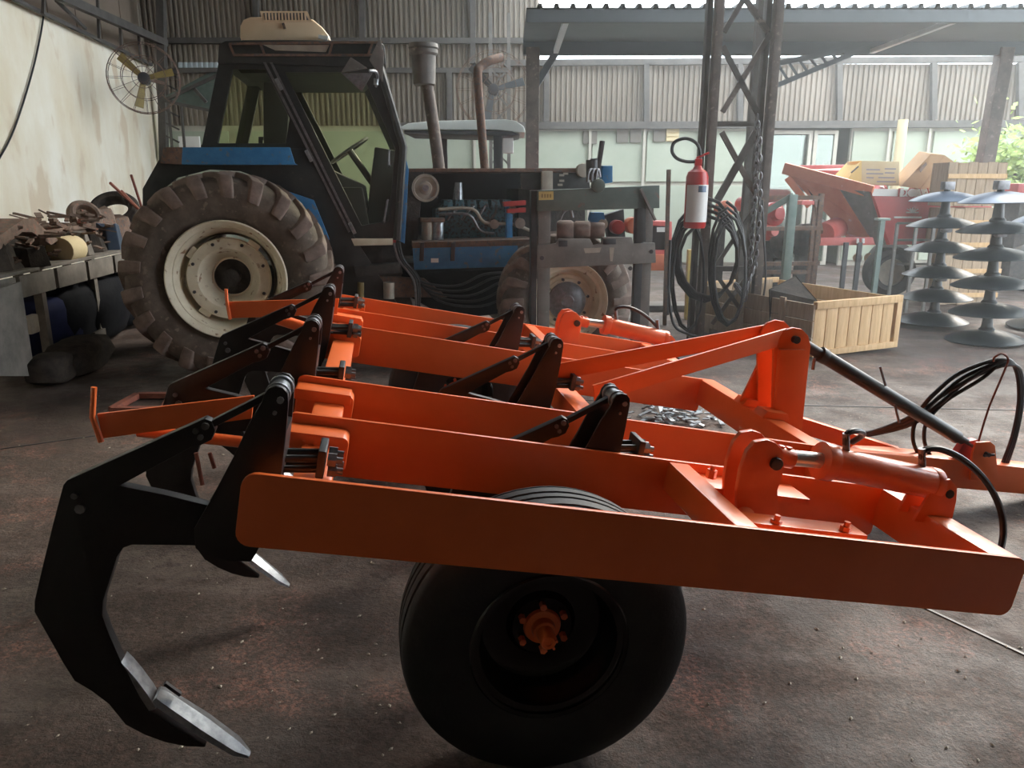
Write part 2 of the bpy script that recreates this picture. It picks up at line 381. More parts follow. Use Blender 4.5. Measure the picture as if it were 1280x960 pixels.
# small dark vent windows high in the panels
k = 0
for a, b, y0, y1 in ((729,746,164,180),(771,785,161,178),(788,801,161,178),(817,831,161,177)):
    k += 1; A, B = AY(a,y0,BY-.03), AY(b,y1,BY-.03)
    w = struct('window_%d' % k, MB().box(((A.x+B.x)/2, BY-.03, (A.z+B.z)/2), B.x-A.x, .05, A.z-B.z), M['dim'], smooth=False)
A, B = AY(833,161,BY-.03), AY(848,177,BY-.03)
wv = struct('window_5', MB().box(((A.x+B.x)/2, BY-.03, (A.z+B.z)/2), B.x-A.x, .04, A.z-B.z), M['cardpale'], smooth=False)
for j in range(3): MB().box(((A.x+B.x)/2, BY-.06, B.z+(A.z-B.z)*(j+.5)/3), B.x-A.x, .02, .05).build('slat', M['cardpale'], wv, smooth=False)
# glazed shop opening with dim room behind
x0, x1 = AY(960,200,BY).x, AY(1062,200,BY).x
rm = MB()
rm.box(((x0+x1)/2, BY+3.1, zb/2), x1-x0+.4, .1, zb+.2); rm.box((x0-.15, BY+1.6, zb/2), .1, 3, zb+.2); rm.box((x1+.15, BY+1.6, zb/2), .1, 3, zb+.2); rm.box(((x0+x1)/2, BY+1.6, zb+.1), x1-x0+.4, 3.1, .1)
struct('wall_shop', rm, M['dim'], smooth=False)
for i, (a, b) in enumerate(((962,1016),(1018,1048))):
    A, B = AY(a,163,BY), AY(b,163,BY)
    d = struct('door_%d' % (i+1), MB().ring([V((A.x,BY-.03,.02)),V((B.x,BY-.03,.02)),V((B.x,BY-.03,A.z)),V((A.x,BY-.03,A.z))],[V((A.x+.07,BY-.03,.09)),V((B.x-.07,BY-.03,.09)),V((B.x-.07,BY-.03,A.z-.07)),V((A.x+.07,BY-.03,A.z-.07))],
        [V((A.x,BY+.05,.02)),V((B.x,BY+.05,.02)),V((B.x,BY+.05,A.z)),V((A.x,BY+.05,A.z))],[V((A.x+.07,BY+.05,.09)),V((B.x-.07,BY+.05,.09)),V((B.x-.07,BY+.05,A.z-.07)),V((A.x+.07,BY+.05,A.z-.07))]), M['alu'], smooth=False)
    MB().box(((A.x+B.x)/2, BY+.01, A.z/2), B.x-A.x-.15, .01, A.z-.18).build('pane', M['shopglass'], d, smooth=False)
MB().box((AY(1040,200,BY+1.2).x, BY+1.2, .95), .35, .08, 2.3).build('door_leaf', M['mint']); bpy.data.objects['door_leaf'].name = 'door_3'; bpy.data.objects['door_3']['kind'] = 'structure'
tag(MB().box((AY(985,200,BY+2).x, BY+2.2, .8), 1.2, .5, 1.6).build('shelf_unit', M['grime'], bevel=.01), 'dark shelving seen through the open glazed shop door', 'shelf')
# cream post standing in the shop front window
tag(MB().cyl(V((AY(1123,200,15.2).x,15.2,0)), V((AY(1123,200,15.2).x,15.2,zb+.05)), .09).build('cream_post', M['cardpale']), 'cream round post in front of the glass behind the pale cardboard box', 'post')
# main roof above the work bay and side walls (out of view, they shade the bay)
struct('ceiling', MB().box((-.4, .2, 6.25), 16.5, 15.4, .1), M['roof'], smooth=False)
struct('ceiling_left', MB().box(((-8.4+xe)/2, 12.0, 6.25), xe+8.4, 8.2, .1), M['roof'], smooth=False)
slab('wall_behind', V((8, -7, 0)), V((-8, -7, 0)), 0, 6.2, .2, M['upperwall'])
slab('wall_right_blocker', V((7, 3.0, 0)), V((7, -7, 0)), 0, 6.2, .2, M['upperwall'])  # unseen wall added to keep light off the near plate
# haze volume added for the pale lens-flare veil over bay and yard
hz_ = MB().box((4.6, 9.6, 2.6), 16.4, 12.4, 5.1).build('flare_haze', M['haze'], smooth=False); tag(hz_, 'thin bright haze volume added for the lens-flare veil over the yard', 'haze', kind='stuff')
# corner column of the tall wall
tag(MB().beam(AY(205,200,15.6)*1, AY(205,0,15.6)+V((0,0,.6)), .14, .14).build('corner_column', M['darkbeam'], smooth=False), 'dark steel column in the corner of cream wall and corrugated wall', 'column')
cc = bpy.data.objects['corner_column']
# yard canopy: flat roof on two posts
Yn, Yf = 9.6, 12.3
zc = AY(700, 12, Yn).z; zc2 = AY(700, 60, Yf).z
xl, xr = AY(658, 12, Yn).x, 13
cn = thing('yard_canopy', 'long blue-grey flat sheet canopy over the yard with wavy front edge', 'canopy', V((5, Yf, 0)))
pr = []; xx = xl
while xx < xr: pr += [(xx,0),(xx+.12,0),(xx+.135,.045),(xx+.175,.045)]; xx += .19
vs = []
for a, h in pr: vs += [V((a, Yn, zc+h+.02)), V((a, Yf+.1, zc2+.12+h))]
m0 = MB(); m0.add(vs, [(2*i, 2*i+2, 2*i+3, 2*i+1) for i in range(len(pr)-1)]); m0.build('roof_sheet', M['canopy'], cn, smooth=False)
MB().box(((xl+xr)/2, Yn+.06, zc-.06), xr-xl, .08, .14).build('front_beam', M['canopy'], cn, smooth=False, bevel=.01)
MB().box(((xl+xr)/2, Yf, zc2+.0), xr-xl, .12, .2).build('rear_beam', M['canopy'], cn, smooth=False, bevel=.01)
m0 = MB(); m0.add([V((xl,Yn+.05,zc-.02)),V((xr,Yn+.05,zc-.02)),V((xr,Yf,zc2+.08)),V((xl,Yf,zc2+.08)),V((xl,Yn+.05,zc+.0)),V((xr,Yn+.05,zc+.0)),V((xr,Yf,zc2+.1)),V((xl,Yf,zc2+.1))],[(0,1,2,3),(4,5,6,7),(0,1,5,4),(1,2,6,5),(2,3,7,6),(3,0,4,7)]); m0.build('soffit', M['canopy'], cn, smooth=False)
for px in (702, 1148):
    A = AY(px, 34, 10.8); MB().box((A.x, 10.9, zc-.05), .07, 2.4, .06).build('purlin_cleat', M['corrlight'], cn, smooth=False)
for px, tilt in ((666,0),(1256,-.1)):
    A = AY(px, 62, Yf); MB().beam(V((A.x+.0, Yf, zc2)), V((A.x+tilt, Yf, 0)), .2, .2).build('post', M['column'], cn, smooth=False, bevel=.01)
    if px == 666: MB().beam(AY(668,110,Yf), AY(697,62,Yf), .12, .1).build('knee_brace', M['canopy'], cn, smooth=False)
# lattice rafter seen under the canopy right of the column
lt = thing('yard_truss', 'small lattice truss rising under the canopy right of the column', 'truss', V((3.8, 12.0, 0)))
for a, b in (((968,108),(1092,56)),((968,80),(1060,62))): MB().beam(AY(*a,12.0), AY(*b,12.0), .06, .07).build('chord', M['canopy'], lt, smooth=False)
for i in range(7):
    t = i/7; MB().beam(AY(972+t*95, 80-t*18, 12.0), AY(985+t*85, 100-t*36, 12.0), .03, .03).build('strut', M['canopy'], lt, smooth=False)
# lattice column at the back, behind the second exhaust
lc = thing('back_lattice_column', 'grey lattice column behind the curved brown exhaust pipe', 'column', V((AY(628,200,14).x, 14, 0)))
for px in (613, 636): MB().beam(V((AY(px,150,14).x,14,0)), V((AY(px,60,14).x,14,4.4)), .06, .06).build('leg', M['greysteel'], lc, smooth=False)
for i in range(6):
    y0, y1 = 62+i*24, 86+i*24
    MB().beam(AY(613,y0,14), AY(636,y1,14), .03, .03).build('brace', M['greysteel'], lc, smooth=False)
    MB().beam(AY(636,y0,14), AY(613,y1,14), .03, .03).build('brace', M['greysteel'], lc, smooth=False)
# ================================================================ PLOUGH (subsoiler)
yaw, tl, hA = R(9.503), R(10.634), .9057
uh = V((math.cos(yaw), math.sin(yaw), 0)); PV = V((-math.sin(yaw), math.cos(yaw), 0))
PU = uh*math.cos(tl) - V((0,0,1))*math.sin(tl); PW = PU.cross(PV)
O = V((0, 0, hA))
K = .958
def W(s, v, h): return O + PU*s + PV*v + PW*h
def P(px, py, v):                      # pixel on the lateral plane v -> (s, h)
    q = onplane(px, py, PV, v) - O; return (PU.dot(q), PW.dot(q))
def PT(px, py, h=0.0):                 # pixel on the top plane -> (s, v)
    q = onplane(px, py, PW, PW.dot(O) + h) - O; return (PU.dot(q), PV.dot(q))
def plate(mb, poly, v0, v1): return mb.prism([W(s, v0, h) for s, h in poly], [W(s, v1, h) for s, h in poly])
def px_plate(mb, pts, vref, v0, v1): return plate(mb, [P(x, y, vref) for x, y in pts], v0, v1)
def arc(cx, cy, r, a0, a1, n=8): return [(cx + r*math.cos(R(a0+(a1-a0)*i/n)), cy + r*math.sin(R(a0+(a1-a0)*i/n))) for i in range(n+1)]
OFF = dict(A=1.7271, B=2.2398, C=2.693, D=3.797, E=4.2766, F=4.8177)
HP = .182; TK = .014
pl = thing('subsoiler_plough', 'large orange subsoiler frame with black curved shanks standing in the foreground', 'plough', W(.5, 3.245, 0) - V((0,0,W(.5,3.245,0).z)))
org = M['orange']
def rr(s0, s1, h0, h1, r, n=5):
    o = []
    for (cx, cy, a) in ((s1-r,h1-r,0),(s0+r,h1-r,90),(s0+r,h0+r,180),(s1-r,h0+r,270)): o += arc(cx, cy, r, a, a+90, n)
    return o
ends = dict(A=(P(303,592,OFF['A'])[0], P(1283,700,OFF['A'])[0], .035), B=(-.29,1.71,.02), C=(-.31,1.74,.02), D=(-.31,1.72,.02), E=(-.31,1.71,.02), F=(-.31,1.80,.035))
for k, v in OFF.items():
    s0, s1, r = ends[k]
    plate(MB(), rr(s0, s1, -HP, 0, r), v-TK/2, v+TK/2).build('frame_plate', org, pl, bevel=.0015, ang=50)
def latbar(s0, s1, h0, h1, v0, v1, name, bev=.006, m=org):
    mb = MB(); mb.prism([W(s, v0, h) for s, h in ((s0,h0),(s1,h0),(s1,h1),(s0,h1))], [W(s, v1, h) for s, h in ((s0,h0),(s1,h0),(s1,h1),(s0,h1))])
    return mb.build(name, m, pl, bevel=bev)
latbar(1.70, 1.80, -.14, -.004, OFF['A']+.008, OFF['D']+.05, 'front_crossbar', .012)
latbar(1.70, 1.80, -.14, -.004, OFF['E'], OFF['F']-.008, 'front_crossbar', .012)
latbar(.905, .975, -.10, -.004, OFF['A']+.008, OFF['B']-.008, 'middle_crossbar')
latbar(.905, .975, -.10, -.004, OFF['E']+.008, OFF['F']-.008, 'middle_crossbar')
latbar(.80, .90, -.165, -.07, OFF['B']+.008, OFF['E']-.008, 'middle_toolbar')
latbar(-.24, -.14, -.16, -.06, OFF['A']+.008, OFF['F']-.008, 'rear_toolbar', .01)
# welded clamp pads on the rear toolbar, beside each inner plate
for k in 'BCDEF':
    v = OFF[k]
    mb = MB(); plate(mb, rr(-.30, -.11, -.135, -.028, .02), v-.10, v-.012); mb.build('toolbar_pad', org, pl, bevel=.006)
    mb = MB()
    for s in (-.235, -.205): mb.beam(W(s, v-.104, -.05), W(s, v-.104, -.13), .008, .006, PV)
    mb.build('weld_rib', org, pl, smooth=False)
for k in 'CE':
    v = OFF[k]; mb = MB(); plate(mb, rr(-.31, -.12, -.06, -.022, .008), v-.11, v-.012); mb.build('pad_lip', org, pl, bevel=.003)
# ---- one shank assembly, traced on its own plane
vS = 1.862
def SP(pts, dv=0.0, vref=None):
    return [P(x, y, (vref if vref else vS-.015)) for x, y in pts]
leg_out = [(79,606),(84,600),(160,566),(245,528),(256,523),(265,527),(269,538),(264,550),(252,556),(239,559),(181,590),(150,607),(205,618),(262,632),(262,682),(165,681),(154,685),(146.5,696),(137,726),(129,751),(128,769),(137,794),(154,832),(165,851),(173,869),(187,888),(225,914),(257,934),(232,933),(207,928),(182,919),(157,906),(136,880),(115,864),(93,851),(79,829),(61,797),(43,765),(43,751),(54,704),(66,655)]
sh = plate(MB(), SP(leg_out), vS-.016, vS+.016).build('shank', M['black'], pl, bevel=.003, ang=50)
def sub(mb, name, m, **k): return mb.build(name, m, sh, **k)
vN, vF = vS-.066, vS+.066
brk = [(328,501),(330,493),(336,485),(345,482),(354,484),(360,491),(361,502),(358,540),(352,592),(340,650),(321,690),(314,701),(286,700),(254,692),(245,684),(243,660),(261,629),(295,565),(311,530)]
bp = SP(brk, vref=vN)
sub(plate(MB(), bp, vN-.006, vN+.006), 'pivot_plate', M['black'], bevel=.002, ang=50)
sub(plate(MB(), bp, vF-.006, vF+.006), 'pivot_plate', M['black'], bevel=.002, ang=50)
# filler web between the plates (front edge), leaves the top pin open
web = [bp[i] for i in (7,8,9,10)]
ws = [(s-.012, h) for s, h in web]
mbw = MB(); mbw.prism([W(s,vN+.006,h) for s,h in web]+[W(s,vN+.006,h) for s,h in ws[::-1]], [W(s,vF-.006,h) for s,h in web]+[W(s,vF-.006,h) for s,h in ws[::-1]])
sub(mbw, 'front_web', M['black'])
pc = P(345, 498, vN)
mb = MB()
for a, b, r in ((vN+.006,vN+.03,.026),(vN+.03,vN+.042,.030),(vN+.042,vF-.035,.024),(vF-.035,vF-.02,.030),(vF-.02,vF-.006,.026)):
    mb.cyl(W(pc[0],a,pc[1]), W(pc[0],b,pc[1]), r, seg=20)
sub(mb, 'spacer_bush', M['steel'])
for q, r in (((351,499),.0085),((344,515),.005)):
    c = P(*q, vN); sub(MB().cyl(W(c[0],vN-.013,c[1]), W(c[0],vN-.005,c[1]), r, seg=8), 'bolt', M['steel'])
# link rod
a, b = P(262,531,vS), P(340,491,vS)
sub(MB().beam(W(a[0],vS,a[1]), W(b[0],vS,b[1]), .026, .017, PW), 'link_rod', M['black'], bevel=.003)
for q, r in (((257,532),.009),((245,538),.007),((251,546),.007),((94,619),.008),((101,635),.012)):
    c = P(*q, vS-.016); sub(MB().cyl(W(c[0],vS-.025,c[1]), W(c[0],vS-.014,c[1]), r, seg=8), 'bolt', M['bolt'])
# shin guard and share
g0 = SP([(152,826),(160,838),(166,851),(176,870),(187,887),(196,884),(186,867),(172,848),(160,834)])
sub(plate(MB(), g0, vS-.022, vS+.03), 'shin_guard', M['steel'], bevel=.002)
share_near = SP([(196,863),(207,865),(232,884),(262,905),(290,922),(304,932),(311,944),(311,951),(304,953),(285,947),(262,936),(240,918),(212,896),(192,880)])
# wide wedge share: near edge low, ridge high
def share():
    a = P(191,878,vS-.036); b = P(310,952,vS-.03)
    d = V((b[0]-a[0], b[1]-a[1])); L = d.length; d.normalize(); nrm = V((-d.y, d.x))
    mb = MB(); st = []
    for t, w, th in ((0,.030,.016),(.06,.038,.022),(.5,.045,.020),(.85,.038,.012),(1.0,.014,.004)):
        c = V((a[0],a[1])) + d*(t*L)
        st.append([(c - nrm*.004, vS-w), (c + nrm*(th*.4), vS-w*.8), (c + nrm*th, vS), (c + nrm*(th*.4), vS+w*.8), (c - nrm*.004, vS+w)])
    vs = [W(p.x, v, p.y) for row in st for p, v in row]; fs = []
    for i in range(4):
        for j in range(5): fs.append((i*5+j, i*5+(j+1)%5, (i+1)*5+(j+1)%5, (i+1)*5+j))
    fs += [(0,1,2,3,4),(24,23,22,21,20)]
    return mb.add(vs, fs)
sub(share(), 'share_point', M['steel'], ang=20)
a, b = P(203,866,vS-.03), P(222,882,vS-.03)
sub(MB().beam(W(a[0],vS-.012,a[1]+.016), W(b[0],vS-.006,b[1]+.016), .012, .008, PW), 'share_pin', M['ink'])
# toolbar clamp: two bars and a nut block to the front
for dv in (0, .05):
    for yy in (570, 583):
        a, b = P(352,yy,vS+.02), P(402,yy,vS+.02); sub(MB().cyl(W(a[0]-.01,vS+dv,a[1]), W(b[0],vS+dv,b[1]), .0095, seg=10), 'clamp_stud', M['blackgrey'])
a, b = P(404,556,vS+.02), P(404,590,vS+.02)
sub(plate(MB(), rr(a[0]-.008, a[0]+.012, b[1], a[1], .004), vS-.03, vS+.08), 'clamp_plate', M['blackgrey'], bevel=.002)
for yy in (570, 583):
    for dv in (0, .05):
        a = P(404,yy,vS+.02)
        q = MB().cyl(W(a[0]+.012,vS+dv,a[1]), W(a[0]+.034,vS+dv,a[1]), .018, seg=6); q.cyl(W(a[0]+.034,vS+dv,a[1]), W(a[0]+.05,vS+dv,a[1]), .009, seg=10)
        sub(q, 'nut', M['bolt'], smooth=False)
root_loc = LOC[pl.name]
def copy_shank(ds, dv, dh=0):
    c = sh.copy(); col.objects.link(c); c.parent = pl; c.location = PU*ds + PV*dv + PW*dh
    for g in list(sh.children):
        q = g.copy(); col.objects.link(q); q.parent = c
for dv in (.922, 1.844, 2.766): copy_shank(.004, dv)
s4 = P(771, 484, 2.323)[0] - pc[0]
for dv in (.461, 1.383, 2.305): copy_shank(s4, dv, .0)
# ---- rear arms with upturned hook ends
def arm(v, top0, top1, hook_top, hook_mid, hook_bot, hpx):
    a, b = P(*top0, v), P(*top1, v); hh = hpx
    mb = plate(MB(), [a, b, (b[0], b[1]-hh), (a[0]+.02, a[1]-hh)], v-.006, v+.006); mb.build('rear_arm', org, pl, bevel=.002)
    p = [P(*q, v) for q in (hook_top, hook_mid, hook_bot)]
    MB().tube([W(s, v-.01, h) for s, h in p], .009, 8).build('hook_rod', org, pl)
arm(2.40, (122,517), (318,494), (119,483), (117,520), (128,551), .075)
arm(4.16, (286,377), (424,373), (283,361), (284,376), (288,399), .085)
a, b = P(165,546,2.40), P(298,560,2.40); MB().cyl(W(a[0],2.46,a[1]), W(b[0],2.46,b[1]), .019, seg=14).build('stay_tube', org, pl)
a, b = P(338,398,4.16), P(380,411,4.16); MB().cyl(W(a[0],4.2,a[1]), W(b[0],4.2,b[1]), .03, seg=14).build('stay_tube', org, pl)
for (x0,y0,x1,y1) in ((245,566,253,606),(262,566,268,585)):
    a, b = P(x0,y0,2.5), P(x1,y1,2.5); MB().cyl(W(a[0],2.5,a[1]), W(b[0],2.5,b[1]), .007, seg=8).build('stay_rod', M['rust_red'], pl)
# small plates near the far toolbar (bolted stops)
for (x, y, v) in ((450,380,4.75),(446,414,3.75)):
    a = P(x, y, v); MB().cyl(W(a[0]-.03,v,a[1]), W(a[0]+.02,v,a[1]), .03, seg=10).build('stop_bolt', M['blackgrey'], pl)
# ---- three-point tower
vc = 3.245
def P3(px, py, v): s, h = P(px, py, v); return W(s, v, h)
tw = [(966,437),(972,422),(979,413),(990,409),(1001,411),(1009,419),(1012,432),(1008,470),(1000,548),(964,530)]
px_plate(MB(), tw, vc-.09, vc-.10, vc-.082).build('tower_plate', org, pl, bevel=.003)
px_plate(MB(), [(x-5,y-4) for x, y in tw[:8]]+[(1000,540),(962,520)], vc-.09, vc+.02, vc+.036).build('tower_plate', org, pl, bevel=.003)
mb = MB(); a = P(988,425,vc-.09); c = P(966,437,vc-.10)
# front face channel of the tower
top = P(1003,436,vc-.09); bot = P(1000,548,vc-.09)
plate(MB(), [P(972,436,vc-.1), P(1004,436,vc-.1), P(996,546,vc-.1), P(964,528,vc-.1)], vc-.125, vc-.10).build('tower_leg', org, pl, bevel=.004)
# rear gusset plate
px_plate(MB(), [(970,436),(966,526),(958,520),(925,502),(955,440)], vc+.05, vc+.05, vc+.066).build('tower_gusset', org, pl, bevel=.003)
q = P(993,424,vc-.1); MB().cyl(W(q[0],vc-.125,q[1]), W(q[0],vc+.07,q[1]), .017, seg=14).build('tower_pin', M['blackgrey'], pl)
# two braces running back to the middle toolbar
pt = P(985,421,vc-.1)
for vv, (bx, by), vt in ((0, (742,492), vc-.085), (0, (690,466), vc+.045)):
    s, h = None, None
    A = W(pt[0], vt, pt[1]+.0); ts, tv = PT(bx, by, .02); B = W(ts, tv, .02)
    MB().beam(B, A, .012, .075, PW).build('tower_brace', org, pl, bevel=.003)
# base gussets on the crossbar
for v in (vc-.13, vc+.07): plate(MB(), [(1.68,-.004),(1.82,-.004),(1.80,.03),(1.70,.03)], v-.05, v+.05).build('tower_foot', org, pl, bevel=.004)
# ---- wheels
def wheel(vm, half):
    cz = .395; cs, chh = P(678, 790, 1.88)
    c0 = W(cs, vm, chh); 
    # keep the tyre on the floor
    c0.z = .400
    prof = [(-.06,.20),(-.095,.212),(-.108,.26),(-.113,.305),(-.106,.345),(-.092,.372),(-.088,.380),(-.075,.3865),(-.068,.388),(-.064,.380),(-.060,.380),(-.056,.390),(-.024,.392),(-.020,.383),(-.015,.383),(-.011,.392),
            (.011,.392),(.015,.383),(.020,.383),(.024,.392),(.056,.390),(.060,.380),(.064,.380),(.068,.388),(.075,.3865),(.088,.380),(.092,.372),(.106,.345),(.113,.305),(.108,.26),(.095,.212),(.06,.20)]
    prof = [(a_, r_*1.02) for a_, r_ in prof]; ty = MB().lathe(prof, c0, PV, 72, closed=True).build('wheel', M['rubber'], pl, ang=50)
    # sub-parts
    rimp = [(-.100,.205),(-.104,.214),(-.100,.219),(-.092,.214),(-.085,.19),(-.045,.186),(-.03,.175),(.02,.170),(.03,.15),(.028,.10),(.010,.085),(.010,.0)]
    back = [(.014,.0),(.014,.088),(.034,.10),(.036,.155),(.04,.19),(.09,.20),(.104,.214),(.098,.222)]
    MB().lathe(rimp + back, c0, PV, 64).build('rim', M['rimblack'], ty)
    MB().lathe([(-.03,.0),(-.03,.028),(-.028,.032),(-.005,.034),(.0,.05),(.012,.055),(.012,.0)], c0, PV, 28).build('hub', org, ty)
    MB().lathe([(-.075,.0),(-.075,.009),(-.08,.009),(-.08,.018),(-.074,.022),(-.03,.025),(-.028,.0)], c0, PV, 24).build('hub_cap', org, ty)
    x = PV.orthogonal().normalized(); y = PV.cross(x)
    for i in range(6):
        t = math.pi*2*i/6 + .25; e = x*math.cos(t)+y*math.sin(t)
        MB().cyl(c0+e*.068-PV*.012, c0+e*.068+PV*.012, .0105, seg=6).build('wheel_nut', M['red_orange'], ty, smooth=False)
    for i in range(3):
        t = math.pi*2*i/6 + .6; e = x*math.cos(t)+y*math.sin(t)
        MB().cyl(c0+e*.022-PV*.082, c0+e*.022-PV*.03, .004, seg=6).build('cap_bolt', M['red_orange'], ty, smooth=False)
    MB().cyl(c0+PV*.014, c0+PV*.16, .028, seg=16).build('axle_stub', org, ty)
    MB().beam(c0+PV*.15, W(1.15, vm+.16, -.16), .03, .07, PW).build('wheel_arm', org, pl, bevel=.004)
    return ty
wheel(1.875, 1); wheel(4.48, 1)
# ---- hydraulic cylinders with levers
def hyd(dv, ds=0):
    v = 2.02
    w = lambda px, py, dvv=0.0: (lambda q: W(q[0]+ds, v+dv+dvv, q[1]))(P(px, py, v))
    lev = [(918,668),(918,610),(922,585),(930,562),(940,550),(955,547),(966,551),(974,560),(977,575),(974,592),(968,610),(970,660),(968,672)]
    le = MB(); A = [w(x,y,-.02) for x,y in lev]; B = [w(x,y,.0) for x,y in lev]; le.prism(A,B); A = [w(x,y,.07) for x,y in lev]; B = [w(x,y,.09) for x,y in lev]; le.prism(A,B)
    lo = le.build('lever_plate', M['red_orange'], pl, bevel=.003)
    MB().cyl(w(965,576,-.035), w(965,576,.10), .019, seg=18).build('lever_pin', M['blackgrey'], lo, bevel=.003)
    cy = MB(); a, b = w(1036,581,.035), w(1174,609,.035); cy.cyl(a, b, .050, seg=28); d = (b-a).normalized()
    cy.cyl(a - d*.01, a + d*.03, .060, seg=28); cy.cyl(b - d*.015, b + d*.015, .052, seg=28)
    co = cy.build('hydraulic_cylinder', M['red_orange'], pl, bevel=.004)
    MB().cyl(w(985,576,.035), a, .025, seg=18).build('piston_rod', M['chrome'], co)
    cc_ = MB(); c1 = w(990,577,.035); cc_.cyl(c1 - d*.045, c1 + d*.02, .031, seg=18)
    for t in (-.025, .0): cc_.cyl(c1 + d*t + PW*.036 - PV*.0, c1 + d*t + PW*.0, .012, seg=6)
    cc_.build('rod_eye', M['red_orange'], co, bevel=.003)
    ey = MB(); e = w(1184,616,.035); ey.cyl(e-PV*.03, e+PV*.03, .026, seg=18); ey.box(e-d*.02, .04, .05, .04, d, PV, PW); ey.build('cylinder_eye', M['red_orange'], co, bevel=.003)
    mk = MB()
    for o in (-.045, .032): mk.prism([w(x,y,.035+o) for x,y in ((1170,600),(1186,598),(1194,608),(1193,625),(1186,655),(1140,650),(1150,632))], [w(x,y,.035+o+.012) for x,y in ((1170,600),(1186,598),(1194,608),(1193,625),(1186,655),(1140,650),(1150,632))])
    mk.build('cylinder_bracket', org, co, bevel=.003)
    MB().cyl(e-PV*.05, e+PV*.05, .014, seg=14).build('eye_pin', M['blackgrey'], co)
    for (x, y) in ((1066,562),(1162,581)):
        MB().cyl(w(x,y+8,.035), w(x,y-16,.035), .011, seg=10).build('port_fitting', M['bolt'], co)
    return w
w1 = hyd(0)
w2 = hyd(4.47-2.02, .01)
# hoses of the near cylinder
MB().tube([w1(1065,560,.035), w1(1068,546,.035), w1(1085,545,.05), w1(1103,556,.1), w1(1113,578,.2)], .010, 8, smooth=6).build('hydraulic_hose', M['hose'], pl)
MB().tube([w1(1162,580,.035), w1(1164,568,.035), w1(1185,566,.035), w1(1215,580,.035), w1(1243,607,.035), w1(1260,640,.035), w1(1260,670,.02), w1(1243,690,-.02)], .011, 8, smooth=6).build('hydraulic_hose', M['hose'], pl)
MB().tube([w2(1065,560,.035), w2(1070,540,.035), w2(1100,538,.035), w2(1140,560,.035), w2(1180,610,.035), w2(1200,660,.0)], .010, 8, smooth=6).build('hydraulic_hose', M['hose'], pl)
# base rails with clamp nuts between the outer plates
for v0 in (1.90, 4.40):
    plate(MB(), [(.93,-.05),(1.38,-.05),(1.38,-.03),(.93,-.03)], v0-.06, v0+.02).build('bearer_bar', org, pl, bevel=.003)
for px, py, v in ((970,653,1.86),(1057,661,1.86),(890,590,2.14),(968,597,2.14)):
    a = P(px, py, v); c = W(a[0], v, a[1])
    q = MB().cyl(c - PW*.02, c + PW*.008, .0165, seg=6); q.cyl(c+PW*.008, c+PW*.022, .009, seg=8); q.build('frame_nut', M['red_orange'], pl, smooth=False)
plate(MB(), [(.99,-.05),(1.35,-.05),(1.35,-.03),(.99,-.03)], 2.10, 2.23).build('bearer_bar', org, pl, bevel=.003)
a = P(935,662,1.9); MB().cyl(W(a[0]-.03,1.90,a[1]+.01), W(a[0]+.03,1.98,a[1]+.01), .03, seg=16).build('lever_boss', M['red_orange'], pl, bevel=.004)
# ---- drawbar and its lug
A = P3(1020,552,vc); B = P3(1290,584,vc); 
mb = MB(); v0, v1 = vc-.06, vc+.06
px_plate(mb, [(1085,566),(1130,568),(1420,600),(1420,630),(1110,603),(1040,598)], vc-.06, v0, v1).build('drawbar', org, pl, bevel=.006)
for sgn in (-1, 1):
    e = P(1130,575,vc-.06); MB().beam(W(1.75, vc+sgn*.45, -.07), W(e[0]+.05, vc+sgn*.06, e[1]-.01), .05, .08, PW).build('drawbar_arm', org, pl, bevel=.005)
for v in (vc-.085, vc+.03): px_plate(MB(), [(1213,600),(1216,566),(1221,553),(1238,552),(1244,557),(1247,585),(1249,600)], v, v, v+.014).build('drawbar_lug', org, pl, bevel=.003)
px_plate(MB(), [(1190,570),(1202,551),(1218,548),(1222,556),(1212,578)], vc-.03, vc-.05, vc-.01).build('lug_web', M['redpaint'], pl, bevel=.003)
mb = MB(); q = P(1232,567,vc-.085); mb.cyl(W(q[0],vc-.11,q[1]), W(q[0],vc+.05,q[1]), .011, seg=10); mb.beam(W(q[0]-.025,vc-.105,q[1]-.008), W(q[0]+.03,vc-.105,q[1]+.006), .012, .01, PW); mb.build('lug_pin', M['ink'], pl)
# grey top-link tube from tower to drawbar
a = P3(1008,432,vc-.03); b = P3(1212,556,vc-.03); d = (b-a)
q = MB(); q.cyl(a+d*.09, a+d*.92, .033, seg=24); q.cyl(a+d*.075, a+d*.11, .036, seg=24); to = q.build('top_link', M['blackgrey'], pl, bevel=.003)
MB().cyl(a-d*.01, a+d*.10, .025, seg=16).build('link_end', M['ink'], to)
MB().cyl(a+d*.90, b+d*.02, .022, seg=16).build('link_end', M['ink'], to)
m1 = P3(1117,500,vc-.05); m2 = P3(1124,528,vc-.05); MB().cyl(m1, m2, .006, seg=8).build('link_handle', M['bolt'], to)
m1 = P3(1100,458,vc-.05); m2 = P3(1107,482,vc-.05); MB().cyl(m1, m2, .006, seg=8).build('link_handle', M['bolt'], to)
m1 = P3(1018,448,vc-.04); m2 = P3(1016,462,vc-.04); MB().cyl(m1, m2, .008, seg=8).build('link_lug', M['bolt'], to)
